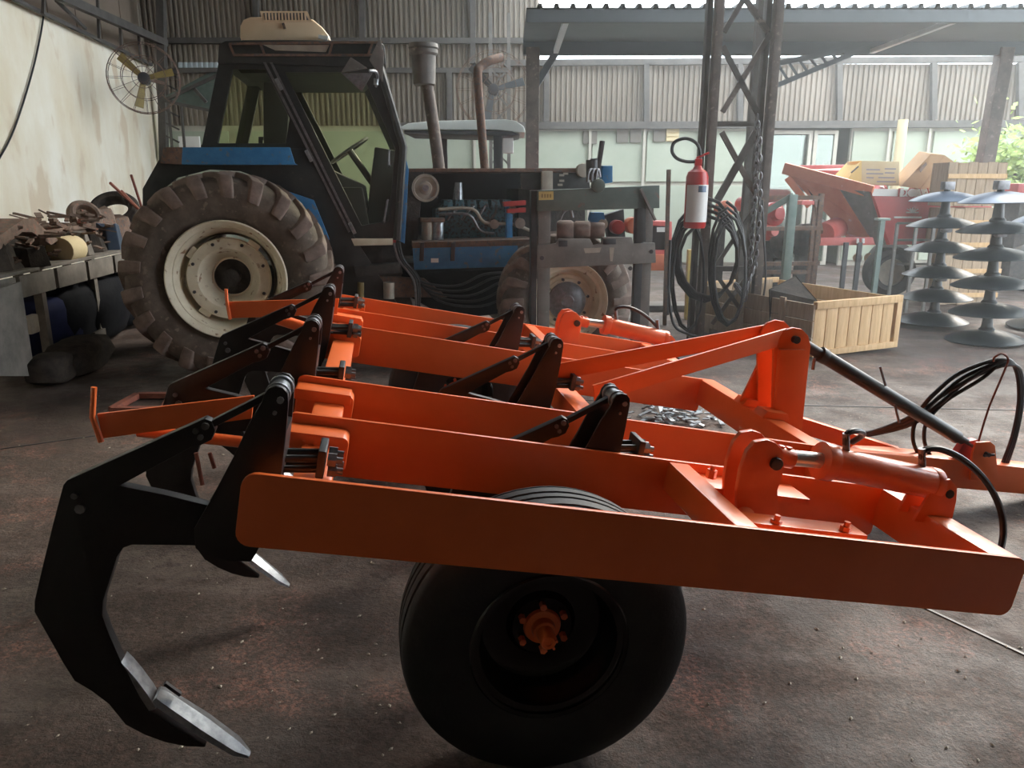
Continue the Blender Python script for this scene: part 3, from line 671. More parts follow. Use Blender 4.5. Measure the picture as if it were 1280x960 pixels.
# hydraulic hose bundle hung on the red stay rod
hk = P3(1250,452,vc)
MB().tube([P3(1222,556,vc-.05), P3(1236,510,vc-.05), P3(1257,460,vc-.05), P3(1260,448,vc-.05), P3(1252,442,vc-.05), P3(1243,447,vc-.05), P3(1242,452,vc-.05)], .005, 8, smooth=3).build('hose_stay', M['rust_red'], pl)
for k, (dx, dy) in enumerate(((0,0),(5,5),(9,10))):
    MB().tube([P3(1040,540+k*3,vc+.3), P3(1085,541+dy*.3,vc+.25), P3(1140,520+dy,vc+.1), P3(1165+dx,495+dy,vc), P3(1200+dx,466+dy,vc), P3(1252,449+dy*.8,vc-.03), P3(1270+dx*.5,462,vc), P3(1274+dx*.4,500,vc), P3(1266+dx*.4,545,vc), P3(1252+dx*.6,583,vc)], .0105, 8, smooth=6).build('hydraulic_hose', M['hose'], pl)
for k, dx in enumerate((0, 14)):
    MB().tube([P3(1252,450,vc-.04), P3(1215+dx,472,vc-.03), P3(1170+dx,500,vc), P3(1146+dx,525,vc), P3(1141+dx,545,vc), P3(1145+dx,562,vc), P3(1156+dx,580,vc)], .0095, 8, smooth=6).build('hydraulic_hose', M['hose'], pl)
# lever end cross piece seen between tower and mid shank
for (x, y, v) in ((742,482,2.6),(820,556,2.26)): pass
# ================================================================ TRACTOR
ty_ = R(9.5); TU = V((math.cos(ty_), math.sin(ty_), 0)); TV = V((-math.sin(ty_), math.cos(ty_), 0)); TZ = V((0,0,1))
def T(px, py, v): return onplane(px, py, TV, v)
def tpr(mb, pts, v0, dv0, dv1): 
    a = [T(x,y,v0) for x, y in pts]; return mb.prism([p+TV*dv0 for p in a], [p+TV*dv1 for p in a])
def tring(mb, outer, inner, v, dv):
    o = [T(x,y,v) for x,y in outer]; i = [T(x,y,v) for x,y in inner]
    return mb.ring(o, i, [p+TV*dv for p in o], [p+TV*dv for p in i])
tc0 = T(480, 380, 7.7); tc0.z = 0
tr_ = thing('tractor', 'old dark blue cab tractor with its engine side open and dusty rear tyres', 'tractor', tc0)
def tb(mb, name, m, parent=None, **k): return mb.build(name, m, parent or tr_, **k)
VT = 6.60
# ---- wheels
def lug_wheel(c, rad, width, rimr, nl, detail=True, name='rear_wheel', hubm=None, dish=.12, side=-1):
    # c = centre of the tyre, axis TV, outer side towards -TV
    w = width/2
    prof = [(-w*.55, rimr), (-w*.8, rimr+.03), (-w*.98, rimr+(rad-rimr)*.35), (-w*1.0, rimr+(rad-rimr)*.6), (-w*.9, rad-.07), (-w*.7, rad-.025), (-w*.3, rad-.005), (0, rad), (w*.3, rad-.005), (w*.7, rad-.025), (w*.9, rad-.07), (w*1.0, rimr+(rad-rimr)*.6), (w*.98, rimr+(rad-rimr)*.35), (w*.8, rimr+.03), (w*.55, rimr)]
    ty = tb(MB().lathe(prof, c, TV, 72, closed=True), name, M['tyre_dusty'], ang=60)
    def C(t, r, a): return c + TU*(math.cos(t)*r) + TZ*(math.sin(t)*r) + TV*a
    h = .05; d = 2*math.pi/nl
    def lug(t0, sg):
        mb = MB(); st = []
        for a, dt, rr, hh, wd in ((.03, .6, rad-.01, h, .19), (.55*w, .2, rad-.02, h, .21), (.88*w, .0, rad-.05, h+.01, .27), (.99*w, -.08, rad-.17, .022, .26)):
            tt = t0 + dt*d*1.2; q = wd*d
            if a > .9*w: st.append([C(tt-q, rr, sg*a), C(tt+q, rr, sg*a), C(tt+q*.7, rr+.0, sg*(a+hh)), C(tt-q*.7, rr+.0, sg*(a+hh))])
            else: st.append([C(tt-q, rr-.02, sg*a), C(tt+q, rr-.02, sg*a), C(tt+q*.75, rr+hh, sg*a), C(tt-q*.75, rr+hh, sg*a)])
        vs = [p for r_ in st for p in r_]; fs = [(0,1,2,3),(15,14,13,12)]
        for i in range(3):
            for j in range(4): fs.append((i*4+j, i*4+(j+1)%4, (i+1)*4+(j+1)%4, (i+1)*4+j))
        return mb.add(vs, fs)
    if detail:
        for i in range(nl):
            lug(i*d, -1).build('tread_lug', M['lug'], ty, bevel=.016, ang=60); lug(i*d+d/2, 1).build('tread_lug', M['lug'], ty, ang=60)
    else:
        mb = MB()
        for i in range(nl):
            for sg, o in ((-1,0),(1,.5)): l = lug((i+o)*d, sg); mb.add(l.v, l.f)
        tag(mb.build('tread_lug', M['lug'], ty), kind='stuff')
    return ty, C
Rr = .85
cr = T(284, 359, VT); cr.z = Rr
c = cr + TV*.25
ty, C = lug_wheel(c, Rr-.02, .5, .44, 21)
o = c - TV*.25          # outer plane
# rim: lip, barrel, dish ring and hub opening
MB().lathe([(.05,.43),(.00,.455),(-.012,.475),(.0,.485),(.02,.47),(.04,.45),(.045,.425),(.10,.40),(.16,.385),(.19,.375),(.22,.37),(.40,.37),(.40,.36),(.17,.36)], o, TV, 64).build('rim', M['cream'], ty)
MB().lathe([(.12,.335),(.105,.33),(.105,.25),(.12,.235),(.16,.225),(.24,.175),(.26,.165),(.26,.15),(.28,.15),(.28,.24),(.135,.34)], o, TV, 56, closed=True).build('wheel_disc', M['cream'], ty)
for i in range(8):
    t = i*math.pi/4+.35; e = TU*math.cos(t)+TZ*math.sin(t)
    MB().cyl(o+e*.30+TV*.09, o+e*.30+TV*.115, .014, seg=6).build('wheel_bolt', M['ink'], ty, smooth=False)
for i in range(4):
    t = i*math.pi/2+.9; e = TU*math.cos(t)+TZ*math.sin(t)
    MB().beam(o+e*.31+TV*.13, o+e*.375+TV*.13, .10, .025, TV).build('disc_lug', M['cream'], ty, bevel=.005)
MB().cyl(o+TV*.30, o+TV*.9, .15, seg=24).build('axle_hub', M['grime'], ty)
MB().cyl(o+TV*.2, o+TV*.32, .07, seg=20).build('axle_end', M['grime'], ty)
c2 = c + TV*1.75
lug_wheel(c2, Rr-.02, .5, .44, 21, False, 'rear_wheel')
# front wheel
Rf = .60
cf = T(711, 372, VT); cf.z = Rf; cf = cf + TV*.17
tyf, C = lug_wheel(cf, Rf-.02, .34, .30, 18, True, 'front_wheel')
o = cf - TV*.17
MB().lathe([(.03,.31),(-.0,.335),(-.01,.355),(.0,.36),(.02,.34),(.03,.29),(.07,.275),(.10,.265),(.12,.25),(.125,.20),(.20,.20),(.20,.27),(.3,.28)], o, TV, 56).build('rim', M['cream'], tyf)
MB().lathe([(.12,.24),(.10,.235),(.09,.205),(.08,.20),(.08,.0)], o, TV, 48).build('rim_centre', M['cream'], tyf)
MB().lathe([(.09,.175),(.06,.17),(.05,.12),(.045,.11),(.04,.06),(.03,.05),(.03,.0)], o, TV, 40).build('hub', M['bolt'], tyf)
for i in range(8):
    t = i*math.pi/4+.2; e = TU*math.cos(t)+TZ*math.sin(t)
    MB().cyl(o+e*.195+TV*.06, o+e*.195+TV*.09, .014, seg=6).build('wheel_bolt', M['ink'], tyf, smooth=False)
lug_wheel(cf + TV*1.9, Rf-.02, .34, .30, 18, False, 'front_wheel')
# ---- chassis, axles
VH = 7.30                                # near side of the bonnet
tb(MB().cyl(cr+TV*.5, c2, .13, seg=16), 'rear_axle', M['grime'])
zz = lambda p, z: V((p.x, p.y, z))
a, b = T(300,400,7.55), T(735,400,7.55)
tb(MB().box((zz(a,.72)+zz(b,.72))/2 + TV*.15, (b-a).length, .42, .34, TU, TV, TZ), 'transmission', M['grime'], bevel=.04)
tb(MB().cyl(zz(cf,.6)+TV*.2, zz(cf,.6)+TV*1.7, .09, seg=14), 'front_axle', M['grime'])
# ---- fender
fen = [(206,186),(214,184),(385,186),(398,206),(445,300),(500,385),(470,400),(430,380),(415,310),(390,270),(350,232),(300,214),(262,212),(222,222),(190,248),(178,262),(178,236)]
tb(tpr(MB(), fen, 6.98, 0, .03), 'fender_side', M['cabblack'], bevel=.006)
arcp = [T(x,y,6.98) for x,y in ((178,262),(190,246),(222,220),(262,210),(300,212),(350,230),(392,268),(417,308),(432,380))]
mb = MB()
for i in range(len(arcp)-1):
    p, q = arcp[i], arcp[i+1]; nn = TV.cross((q-p).normalized())
    mb.prism([p-TV*.28, q-TV*.28, q+TV*.03, p+TV*.03], [x+TZ*.012 for x in (p-TV*.28, q-TV*.28, q+TV*.03, p+TV*.03)])
tb(tpr(MB(), [(228,184),(362,184),(368,204),(372,206),(226,206)], 6.90, 0, .06), 'fender_stripe', M['blue'], bevel=.006)
tb(tpr(MB(), [(204,184),(228,184),(228,206),(200,204)], 6.90, 0, .10), 'fender_corner', M['rust'], bevel=.006)
tb(tpr(MB(), [(338,232),(392,250),(412,300),(398,296),(372,262)], 6.93, 0, .04), 'fender_patch', M['blue'], bevel=.005)
# ---- cab
VC = 7.0; CW = 1.45
def both(f):
    f(0); f(CW)
roofp = [(274,56),(282,51),(474,51),(481,58),(483,82),(470,84),(272,80)]
rear_o = [(273,78),(342,78),(376,150),(392,192),(250,192)]; rear_i = [(291,86),(331,86),(362,148),(357,179),(272,179)]
door_o = [(342,80),(480,80),(505,184),(496,298),(438,298)]; door_i = [(356,90),(452,90),(494,186),(486,276),(452,282)]
for dv in (0, CW):
    m = MB(); o_ = [T(x,y,VC)+TV*dv for x,y in rear_o]; i_ = [T(x,y,VC)+TV*dv for x,y in rear_i]
    m.ring(o_, i_, [p+TV*.06 for p in o_], [p+TV*.06 for p in i_]); tb(m, 'rear_quarter_frame', M['cabblack'], bevel=.006)
    m = MB(); m.prism([p+TV*.025 for p in i_], [p+TV*.03 for p in i_]); tb(m, 'quarter_window', M['cabglass'], smooth=False)
    m = MB(); o_ = [T(x,y,VC)+TV*dv for x,y in door_o]; i_ = [T(x,y,VC)+TV*dv for x,y in door_i]
    m.ring(o_, i_, [p+TV*.05 for p in o_], [p+TV*.05 for p in i_]); dr = tb(m, 'cab_door', M['cabblack'], bevel=.006)
    m = MB(); m.prism([p+TV*.02 for p in i_], [p+TV*.025 for p in i_]); m.build('door_glass', M['cabglass'], dr, smooth=False)
    if dv == 0:
        # rubber seals, hinges, handles on the near door
        for (x0,y0,x1,y1) in ((331,78,437,290),(339,78,443,290)):
            MB().beam(T(x0,y0,VC)-TV*.02, T(x1,y1,VC)-TV*.02, .018, .02).build('door_edge_strip', M['bolt'], dr, smooth=False)
        for (x,y) in ((349,106),(386,195),(440,285)):
            MB().beam(T(x-3,y-7,VC)-TV*.04, T(x+4,y+7,VC)-TV*.04, .03, .03).build('hinge', M['steel'], dr, bevel=.005)
        MB().tube([T(487,188,VC)-TV*.01, T(486,190,VC)-TV*.05, T(486,206,VC)-TV*.05, T(487,208,VC)-TV*.01], .009).build('door_handle', M['bolt'], dr)
        MB().tube([T(485,250,VC)-TV*.01, T(484,252,VC)-TV*.05, T(480,276,VC)-TV*.05, T(480,278,VC)-TV*.01], .009).build('door_handle', M['bolt'], dr)
# cross members: roof, lower rear, front pillars
tb(tpr(MB(), roofp, VC, -.03, CW+.09), 'cab_roof', M['cabblack'], bevel=.02)
tb(tpr(MB(), [(292,82),(460,82),(452,90),(300,90)], VC, .06, CW), 'roof_lining', M['cabblack'])
mb = MB()
for x0, y0, x1, y1 in ((288,56,478,54),(293,70,474,70),(288,56,294,70),(326,55,332,70),(416,54,412,70),(466,54,460,70)): mb.beam(T(x0,y0,VC)-TV*.045, T(x1,y1,VC)-TV*.045, .018, .018)
tb(mb, 'roof_rail', M['rust'], smooth=False)
tb(tpr(MB(), [(330,57),(412,57),(408,66),(345,64)], VC, -.036, -.028), 'roof_band', M['filter'], smooth=False)
tb(tpr(MB(), [(250,180),(392,180),(398,206),(246,206)], VC, .03, CW), 'cab_rear_shelf', M['cabblack'], bevel=.01)
for dv in (.0, CW-.0): 
    p0, p1, p2 = T(474,82,VC)+TV*dv, T(504,184,VC)+TV*dv, T(496,300,VC)+TV*dv
    tb(MB().tube([p0, p1, p2], .035, 8), 'front_pillar', M['cabblack'])
# windscreen between the front pillars
g = [T(478,90,VC)+TV*.05, T(503,182,VC)+TV*.05, T(503,182,VC)+TV*CW, T(478,90,VC)+TV*CW]
tb(MB().prism(g, [p+TU*.006 for p in g]), 'windscreen', M['cabglass'], smooth=False)
g = [T(280,86,VC)+TV*.08, T(262,180,VC)+TV*.08, T(262,180,VC)+TV*CW, T(280,86,VC)+TV*CW]
tb(MB().prism(g, [p+TU*.006 for p in g]), 'rear_window', M['cabglass'], smooth=False)
# dashboard / firewall, seat, steering wheel, console
tb(tpr(MB(), [(468,180),(500,186),(494,300),(455,300),(462,230)], VC, .45, CW-.2), 'dashboard', M['ink'], bevel=.02)
sw = T(437,188,VC+.55); ax = (TU*-.55 + TZ*.83).normalized()
tb(MB().lathe([(0,.19),(.012,.2),(0,.212),(-.012,.2)], sw, ax, 32, closed=True), 'steering_wheel', M['bolt'])
tb(MB().cyl(sw, sw-ax*.5, .03, seg=10), 'steering_column', M['ink'])
tb(tpr(MB(), [(430,240),(404,225),(395,212),(405,208),(455,232),(460,262),(440,262)], VC, .45, .95), 'seat_cushion', M['ink'], bevel=.02)
tb(tpr(MB(), [(398,250),(398,234),(452,234),(462,290),(420,295)], VC, .30, 1.1), 'seat_cushion', M['ink'], bevel=.02)
tb(tpr(MB(), [(318,92),(345,92),(352,140),(350,178),(318,178)], VC, .5, .9), 'seat_back', M['ink'], bevel=.02)
tb(tpr(MB(), [(296,160),(340,160),(340,166),(336,166),(336,178),(332,178),(332,165),(302,165),(302,178),(296,178)], VC, 1.2, 1.24), 'rear_grab_rail', M['ink'], smooth=False)
# sill step
tb(tpr(MB(), [(439,298),(491,298),(491,306),(443,307)], VC, -.03, .1), 'door_sill', M['cream'], bevel=.004)
tb(tpr(MB(), [(438,307),(492,307),(500,330),(520,395),(440,395)], VC, .06, .5), 'step_box', M['grime'], bevel=.02)
tb(tpr(MB(), [(442,332),(500,328),(500,340),(445,345)], VC, -.08, .1), 'cab_step', M['grime'], bevel=.01)
# hydraulic spool bits by the step
for x in (451, 486): tb(MB().cyl(T(x,352,VC)-TV*.05, T(x,372,VC)-TV*.05, .03 if x == 451 else .05, seg=12), 'step_canister', M['yellowdark'] if x == 451 else M['filter'])
tb(tpr(MB(), [(470,345),(530,348),(560,372),(470,372)], VC, .0, .25), 'side_housing', M['rust'], bevel=.02)
# blue scuttle edge ahead of the door
tb(tpr(MB(), [(505,186),(511,212),(506,305),(497,300)], VC, .02, .06), 'scuttle_edge', M['blue'], bevel=.004)
tb(tpr(MB(), [(508,214),(530,214),(520,320),(500,320)], VH, .0, .8), 'firewall', M['grime'], bevel=.01)
# ---- air conditioner on the roof
acp = [(293,44),(293,24),(297,16),(306,12.5),(372,12),(388,16),(400,26),(408,36),(412,44)]
ac = tb(tpr(MB(), acp, VC, .25, 1.2), 'roof_air_conditioner', M['cancream'], bevel=.03)
tpr(MB(), [(296,44),(408,44),(414,50),(300,52)], VC, .22, 1.2).build('unit_base', M['ink'], ac, bevel=.006)
tring(MB(), [(325,14),(384,14),(390,27),(328,27)], [(329,16),(381,16),(386,25),(331,25)], VC+.24, .02).build('grille_frame', M['cancream'], ac, smooth=False)
tpr(MB(), [(329,16),(381,16),(386,25),(331,25)], VC+.24, .0, .02).build('grille_recess', M['bolt'], ac, smooth=False)
for i in range(13):
    x = 331+i*4.1; tpr(MB(), [(x,16.2),(x+2,16.2),(x+2.6,24.8),(x+.6,24.8)], VC+.23, 0, .01).build('grille_slat', M['cancream'], ac, smooth=False)
MB().beam(T(354,29,VC+.24), T(356,36,VC+.24), .03, .02).build('latch', M['rust'], ac, smooth=False)
MB().beam(T(398,46,VC+.2), T(410,48,VC+.2), .04, .03).build('unit_clip', M['white'], ac, smooth=False)
tb(MB().cyl(T(350,44,VC+.6), T(350,56,VC+.6), .3, seg=20), 'unit_mount', M['ink'])
# ---- mirrors
mb = tpr(MB(), [(440,79),(460,92),(428,98)], VC, -.32, -.28); mr = tb(mb, 'wing_mirror', M['greysteel'], bevel=.004)
tpr(MB(), [(429,98),(466,98),(453,120)], VC, -.33, -.30).build('mirror_face', M['bolt'], mr, bevel=.004)
tb(tpr(MB(), [(475,50),(480,70),(478,105),(468,88),(462,78)], VC, -.15, -.12), 'work_lamp_guard', M['greysteel'], bevel=.004)
tb(MB().tube([T(462,95,VC)-TV*.3, T(470,95,VC)-TV*.25, T(472,100,VC)-TV*.1, T(470,108,VC)], .012, 8, smooth=3), 'mirror_arm', M['steel'])
tb(MB().cyl(T(470,100,VC)-TV*.1, T(470,108,VC)-TV*.1, .02), 'arm_clamp', M['steel'])
# ---- bonnet: top sheet, far side sheet, front shell
ht = [(508,210.5),(735,210),(737,215),(509,215)]
tb(tpr(MB(), ht, VH, 0, .85), 'bonnet_top', M['rust'], bevel=.004)
tb(tpr(MB(), [(510,213),(736,213),(738,300),(512,300)], VH, .80, .83), 'bonnet_far_side', M['ink'], smooth=False)
tb(tpr(MB(), [(650,216),(736,216),(738,236),(652,236)], VH, .0, .03), 'bonnet_side', M['cabblack'], bevel=.004)
tb(tpr(MB(), [(676,214),(690,214),(690,262),(676,262)], VH, -.04, .02), 'bonnet_strut', M['filter'], bevel=.006)
tb(tpr(MB(), [(650,236),(735,236),(735,300),(650,300)], VH, .1, .75), 'radiator', M['grime'], bevel=.01)
for x, y in ((702,219),(702,226),(700,231),(707,217)): tb(MB().beam(T(x-3,y,VH)-TV*.005, T(x+3,y,VH)-TV*.005, .01, .02), 'bonnet_emblem', M['filter'], smooth=False)
tb(MB().cyl(T(728,213,VH)-TV*.05, T(728,213,VH)+TV*.02, .065, seg=20), 'headlamp', M['filter'], bevel=.01)
# air cleaner seen end on
ca = T(532,235,VH-.02)
tb(MB().lathe([(.3,.0),(.3,.11),(.02,.125),(.0,.125),(.0,.105),(.015,.10),(.015,.06),(.0,.055),(-.005,.02),(-.005,.0)], ca, TV, 36), 'air_cleaner', M['filter'])
tb(MB().cyl(ca-TV*.02, ca, .03, seg=12), 'wing_nut', M['steel'])
# engine
eng = [(545,262),(556,255),(640,255),(652,262),(656,300),(640,306),(545,306)]
tb(tpr(MB(), eng, VH, .15, .6), 'engine_block', M['teal'], bevel=.02)
for i in range(6):
    x = 556+i*15; tb(tpr(MB(), [(x,250),(x+11,250),(x+12,262),(x-1,262)], VH, .12, .45), 'cylinder_head', M['teal'], bevel=.01)
for i in range(4): tb(MB().tube([T(560+i*18,275,VH)+TV*.05, T(566+i*18,266,VH)+TV*.03, T(580+i*14,258,VH)+TV*.1], .012, 8, smooth=3), 'fuel_pipe', M['bolt'])
tb(MB().tube([T(548,262,VH), T(590,261,VH), T(606,278,VH), T(640,280,VH), T(662,288,VH)], .016, 8, smooth=4), 'coolant_pipe', M['filter'])
tb(MB().tube([T(548,268,VH)-TV*.02, T(585,268,VH)-TV*.02, T(600,288,VH), T(618,292,VH)], .012, 8, smooth=4), 'coolant_pipe', M['bolt'])
for x, w in ((534,.055),(547,.055)): 
    f = tb(MB().cyl(T(x,277,VH)-TV*.04, T(x,300,VH)-TV*.04, w, seg=20), 'fuel_filter', M['filter'] if x < 540 else M['steel'], bevel=.008)
tb(tpr(MB(), [(525,272),(555,272),(555,277),(525,277)], VH, -.1, .05), 'filter_head', M['rust'], bevel=.004)
for x, y, w in ((617,280,.045),(649,279,.05),(640,262,.04)): tb(MB().cyl(T(x,y,VH)-TV*.05, T(x,y,VH)+TV*.1, w, seg=18), 'pulley', M['lug'], bevel=.006)
tb(tpr(MB(), [(632,256),(640,256),(640,300),(632,300)], VH, -.04, .05), 'pump_body', M['blue'], bevel=.01)
tb(tpr(MB(), [(627,252),(655,250),(655,256),(628,258)], VH, -.1, -.02), 'red_cable_clip', M['redpaint'], bevel=.004)
tb(tpr(MB(), [(632,261),(655,259),(655,265),(632,266)], VH, -.1, -.02), 'red_cable_clip', M['redpaint'], bevel=.004)
tb(MB().cyl(T(576,228,VH)+TV*.2, T(575,250,VH)+TV*.2, .035, .05), 'breather', M['steel'])
# blue side panel with latch straps
sp = tb(tpr(MB(), [(514,307),(640,303),(640,329),(516,333)], VH, -.32, -.29), 'engine_side_panel', M['blue'], bevel=.006)
tpr(MB(), [(514,300),(660,296),(650,304),(514,307)], VH, -.32, .1).build('panel_ledge', M['rust'], sp, bevel=.004)
for x in (523, 560): tpr(MB(), [(x,300),(x+5,300),(x+4,322),(x-1,322)], VH, -.345, -.32).build('panel_strap', M['ink'], sp, bevel=.003)
tpr(MB(), [(536,319),(545,319),(545,324),(536,324)], VH, -.33, -.32).build('white_tag', M['white'], sp, smooth=False)
# dark tank and hoses below the panel
tb(tpr(MB(), [(500,338),(640,332),(650,352),(640,385),(560,395),(520,372),(500,360)], VH, -.25, .1), 'fuel_tank', M['bag'], bevel=.03)
for k in range(5):
    tb(MB().tube([T(500+k*4,318+k*4,VH)-TV*.3, T(520+k*6,345+k*6,VH)-TV*.33, T(565+k*8,352+k*6,VH)-TV*.33, T(600+k*9,338+k*5,VH)-TV*.33, T(640,338+k*4,VH)-TV*.2], .012, 8, smooth=5), 'oil_hose', M['hose'] if k % 2 else M['blackgrey'])
for k in range(3):
    tb(MB().tube([T(492+k*3,300,VH)-TV*.35, T(497+k*3,320,VH)-TV*.36, T(515+k*3,345,VH)-TV*.36, T(518+k*2,378,VH)-TV*.36], .010, 8, smooth=5), 'oil_hose', M['blackgrey'] if k else M['bolt'])
# battery box and front weights block
tb(tpr(MB(), [(630,300),(736,300),(745,345),(630,345)], VH, .05, .75), 'front_support', M['grime'], bevel=.02)
# ---- exhaust and intake stacks
va = VH+.15
st = tb(MB().tube([T(530,88,va), T(536,120,va), T(545,180,va), T(549,212,va)], .055, 18, smooth=3), 'intake_stack', M['column'])
ct = T(529,64,va); 
MB().lathe([(.0,.0),(.0,.13),(.035,.135),(.05,.115),(.05,.13),(.08,.13),(.10,.11),(.34,.10),(.35,.08),(.35,.0)], T(529,55,va), -TZ, 28).build('pre_cleaner', M['greysteel'], st)
tb(MB().tube([T(626,72,va+.2), T(612,76,va+.1), T(600,84,va+.05), T(597,96,va), T(601,150,va), T(606,212,va)], .04, 16, smooth=4), 'exhaust_pipe', M['rust'])

# ================================================================ STEEL FRAME beside the front wheel
VF_ = 6.38
base = T(740,400,VF_); base.z = 0
fr = thing('steel_guard_frame', 'grey steel frame with green top beam standing before the cream-rimmed front wheel', 'frame', base)
def fb(mb, name, m, **k): return mb.build(name, m, fr, **k)
def fpost(x, y0, w, m, dv=0, dep=.08):
    A = T(x, y0, VF_); fb(MB().prism([V((A.x,A.y,0))+TU*a+TV*b for a,b in ((-w/2,dv),(w/2,dv),(w/2,dv+dep),(-w/2,dv+dep))], [A+TU*a+TV*b for a,b in ((-w/2,dv),(w/2,dv),(w/2,dv+dep),(-w/2,dv+dep))]), 'post', m, bevel=.005)
fpost(668, 238, .05, M['blackgrey']); fpost(680.5, 262, .105, M['greysteel'], -.01, .04); fpost(811, 245, .10, M['greysteel'], 0, .03); fpost(801, 240, .07, M['blackgrey'], -.02, .06)
gb = fb(tpr(MB(), [(671,238),(822,231.5),(822,260),(671,264)], VF_, -.05, .06), 'top_beam', M['greensteel'], bevel=.005)
tpr(MB(), [(672,239.5),(690,239),(690,249.5),(672,250)], VF_, -.056, -.05).build('yellow_label', M['yellow'], gb, smooth=False)
for i in range(4): tpr(MB(), [(675+i*3.4,242.5),(677+i*3.4,242.4),(677+i*3.4,247),(675+i*3.4,247.2)], VF_, -.058, -.056).build('label_mark', M['yellowdark'], gb, smooth=False)
pf = fb(tpr(MB(), [(671,306),(694,304),(697,298),(736,298),(740,306),(750,304),(752,296),(788,296),(790,304),(817,303),(818,328),(671,335)], VF_, -.04, -.01), 'face_plate', M['greysteel'], bevel=.004)
for x, y in ((676,322),(812,314),(786,335)): 
    q = T(x,y,VF_); MB().cyl(q-TV*.045, q-TV*.038, .018, seg=14).build('plate_hole', M['ink'], pf)
tpr(MB(), [(728,310),(750,309),(748,315),(730,316)], VF_, -.042, -.04).build('paint_mark', M['filter'], pf, smooth=False)
tpr(MB(), [(760,309),(766,309),(764,326),(761,326)], VF_, -.042, -.04).build('paint_mark', M['filter'], pf, smooth=False)
fb(tpr(MB(), [(697,300),(708,300),(708,308),(697,308)], VF_, -.045, .02), 'slot_block', M['blackgrey'], bevel=.003)
fb(tpr(MB(), [(752,298),(768,298),(768,305),(752,305)], VF_, -.045, .02), 'slot_block', M['blackgrey'], bevel=.003)
fb(tpr(MB(), [(795,236),(805,238),(805,302),(793,302)], VF_, -.05, .04), 'upright_lever', M['blackgrey'], bevel=.004)
fb(MB().beam(T(798,236,VF_)-TV*.06, T(816,275,VF_)-TV*.06, .02, .02), 'stay_strap', M['greysteel'], smooth=False)
for i, x in enumerate((696, 717, 735)):
    r = (.085,.08,.07)[i]; a = T(x, 288, VF_+.12)
    q = MB(); q.lathe([(.0,.0),(.0,r*.85),(.02,r),(.12,r),(.14,r*.85),(.14,0)], a, (TU-TV*.2).normalized(), 28); fb(q, 'roller', M['lug'])
for x, y, w, m in ((772,284,.06,'redpaint'),(792,282,.07,'salmon'),(752,280,.05,'filter')):
    a = T(x, y, VF_+.15); fb(MB().cyl(a-TV*.03, a+TV*.1, w, seg=20), 'round_fitting', M[m], bevel=.008)
fb(tpr(MB(), [(744,266),(760,266),(762,278),(748,282),(742,276)], VF_, .12, .2), 'blue_bracket', M['blue'], bevel=.006)
fb(tpr(MB(), [(765,270),(790,262),(792,300),(770,302)], VF_, .22, .3), 'dark_housing', M['ink'], bevel=.01)
fb(MB().tube([T(700,275,VF_), T(705,265,VF_), T(713,262,VF_), T(716,272,VF_)], .01, 8, smooth=4), 'small_pipe', M['bolt'])
# fittings above the beam: gauge, levers, blue box
vb = VF_+.1
fb(MB().cyl(T(740,225,vb), T(740,200,vb), .05, seg=14), 'valve_body', M['ink'])
fb(MB().beam(T(747,214,vb), T(753,176,vb), .05, .035), 'control_lever', M['ink'], bevel=.006)
fb(MB().beam(T(743,222,vb), T(742,198,vb), .06, .05), 'control_lever', M['blackgrey'], bevel=.006)
fb(tpr(MB(), [(753,207),(766,207),(766,228),(753,230)], vb, 0, .1), 'blue_box', M['blue'], bevel=.006)
fb(MB().cyl(T(746,232,VF_)-TV*.07, T(746,232,VF_), .055, seg=16), 'round_valve', M['greensteel'], bevel=.01)
for k in range(3): fb(MB().tube([T(733+k*5,228,VF_)-TV*.03, T(735+k*5,216,VF_)-TV*.02, T(740+k*4,212,VF_), T(746+k*2,222,VF_)], .012, 8, smooth=4), 'valve_pipe', M['bolt'])
# ================================================================ YARD AND BAY OBJECTS
def one(mb, name, m, label, cat, group=None, **k): return tag(mb.build(name, m, **k), label, cat, group)
# ---- lattice column in front of the yard
q0 = GZ(888, 428); q1 = GZ(953, 422); YC = q0.y
lc = thing('lattice_column', 'tall brownish steel lattice column with cross braces beside the fire extinguisher', 'column', V(((q0.x+q1.x)/2, YC, 0)))
HT = 5.9
def atz(px, py, Y=YC): return AY(px, py, Y)
xa = atz(881, 300).x; xb = atz(950, 300).x
for x, m in ((xa,'column'),(xb,'column')):
    MB().beam(V((x,YC,0)), V((x,YC,HT)), .075, .13).build('leg', M[m], lc, bevel=.006)
    MB().beam(V((x-.07*(1 if x==xa else 1.0),YC+.1,0)), V((x-.07,YC+.1,HT)), .05, .12).build('leg', M['darkbeam'], lc, bevel=.006)
MB().beam(V((xb-.03,YC+.45,0)), V((xb-.03,YC+.45,HT)), .09, .1).build('leg', M['darkbeam'], lc, smooth=False)
for (x0,y0,x1,y1,m,w) in ((903,140,963,42,'column',.05),(903,58,950,147,'darkbeam',.05),(902,165,945,245,'column',.05),(945,165,897,250,'darkbeam',.07),(897,258,942,330,'darkbeam',.04),(942,262,893,335,'darkbeam',.04),(893,340,938,405,'darkbeam',.04),(936,342,890,405,'column',.04),(960,40,905,-40,'column',.05),(905,40,965,-60,'darkbeam',.05)):
    MB().beam(atz(x0,y0,YC+.04), atz(x1,y1,YC+.04), w, w*.6, V((0,1,0))).build('brace', M[m], lc, smooth=False)
for y in (155, 336): MB().beam(atz(893,y,YC), atz(950,y,YC), .04, .05).build('cross_tie', M['darkbeam'], lc, smooth=False)
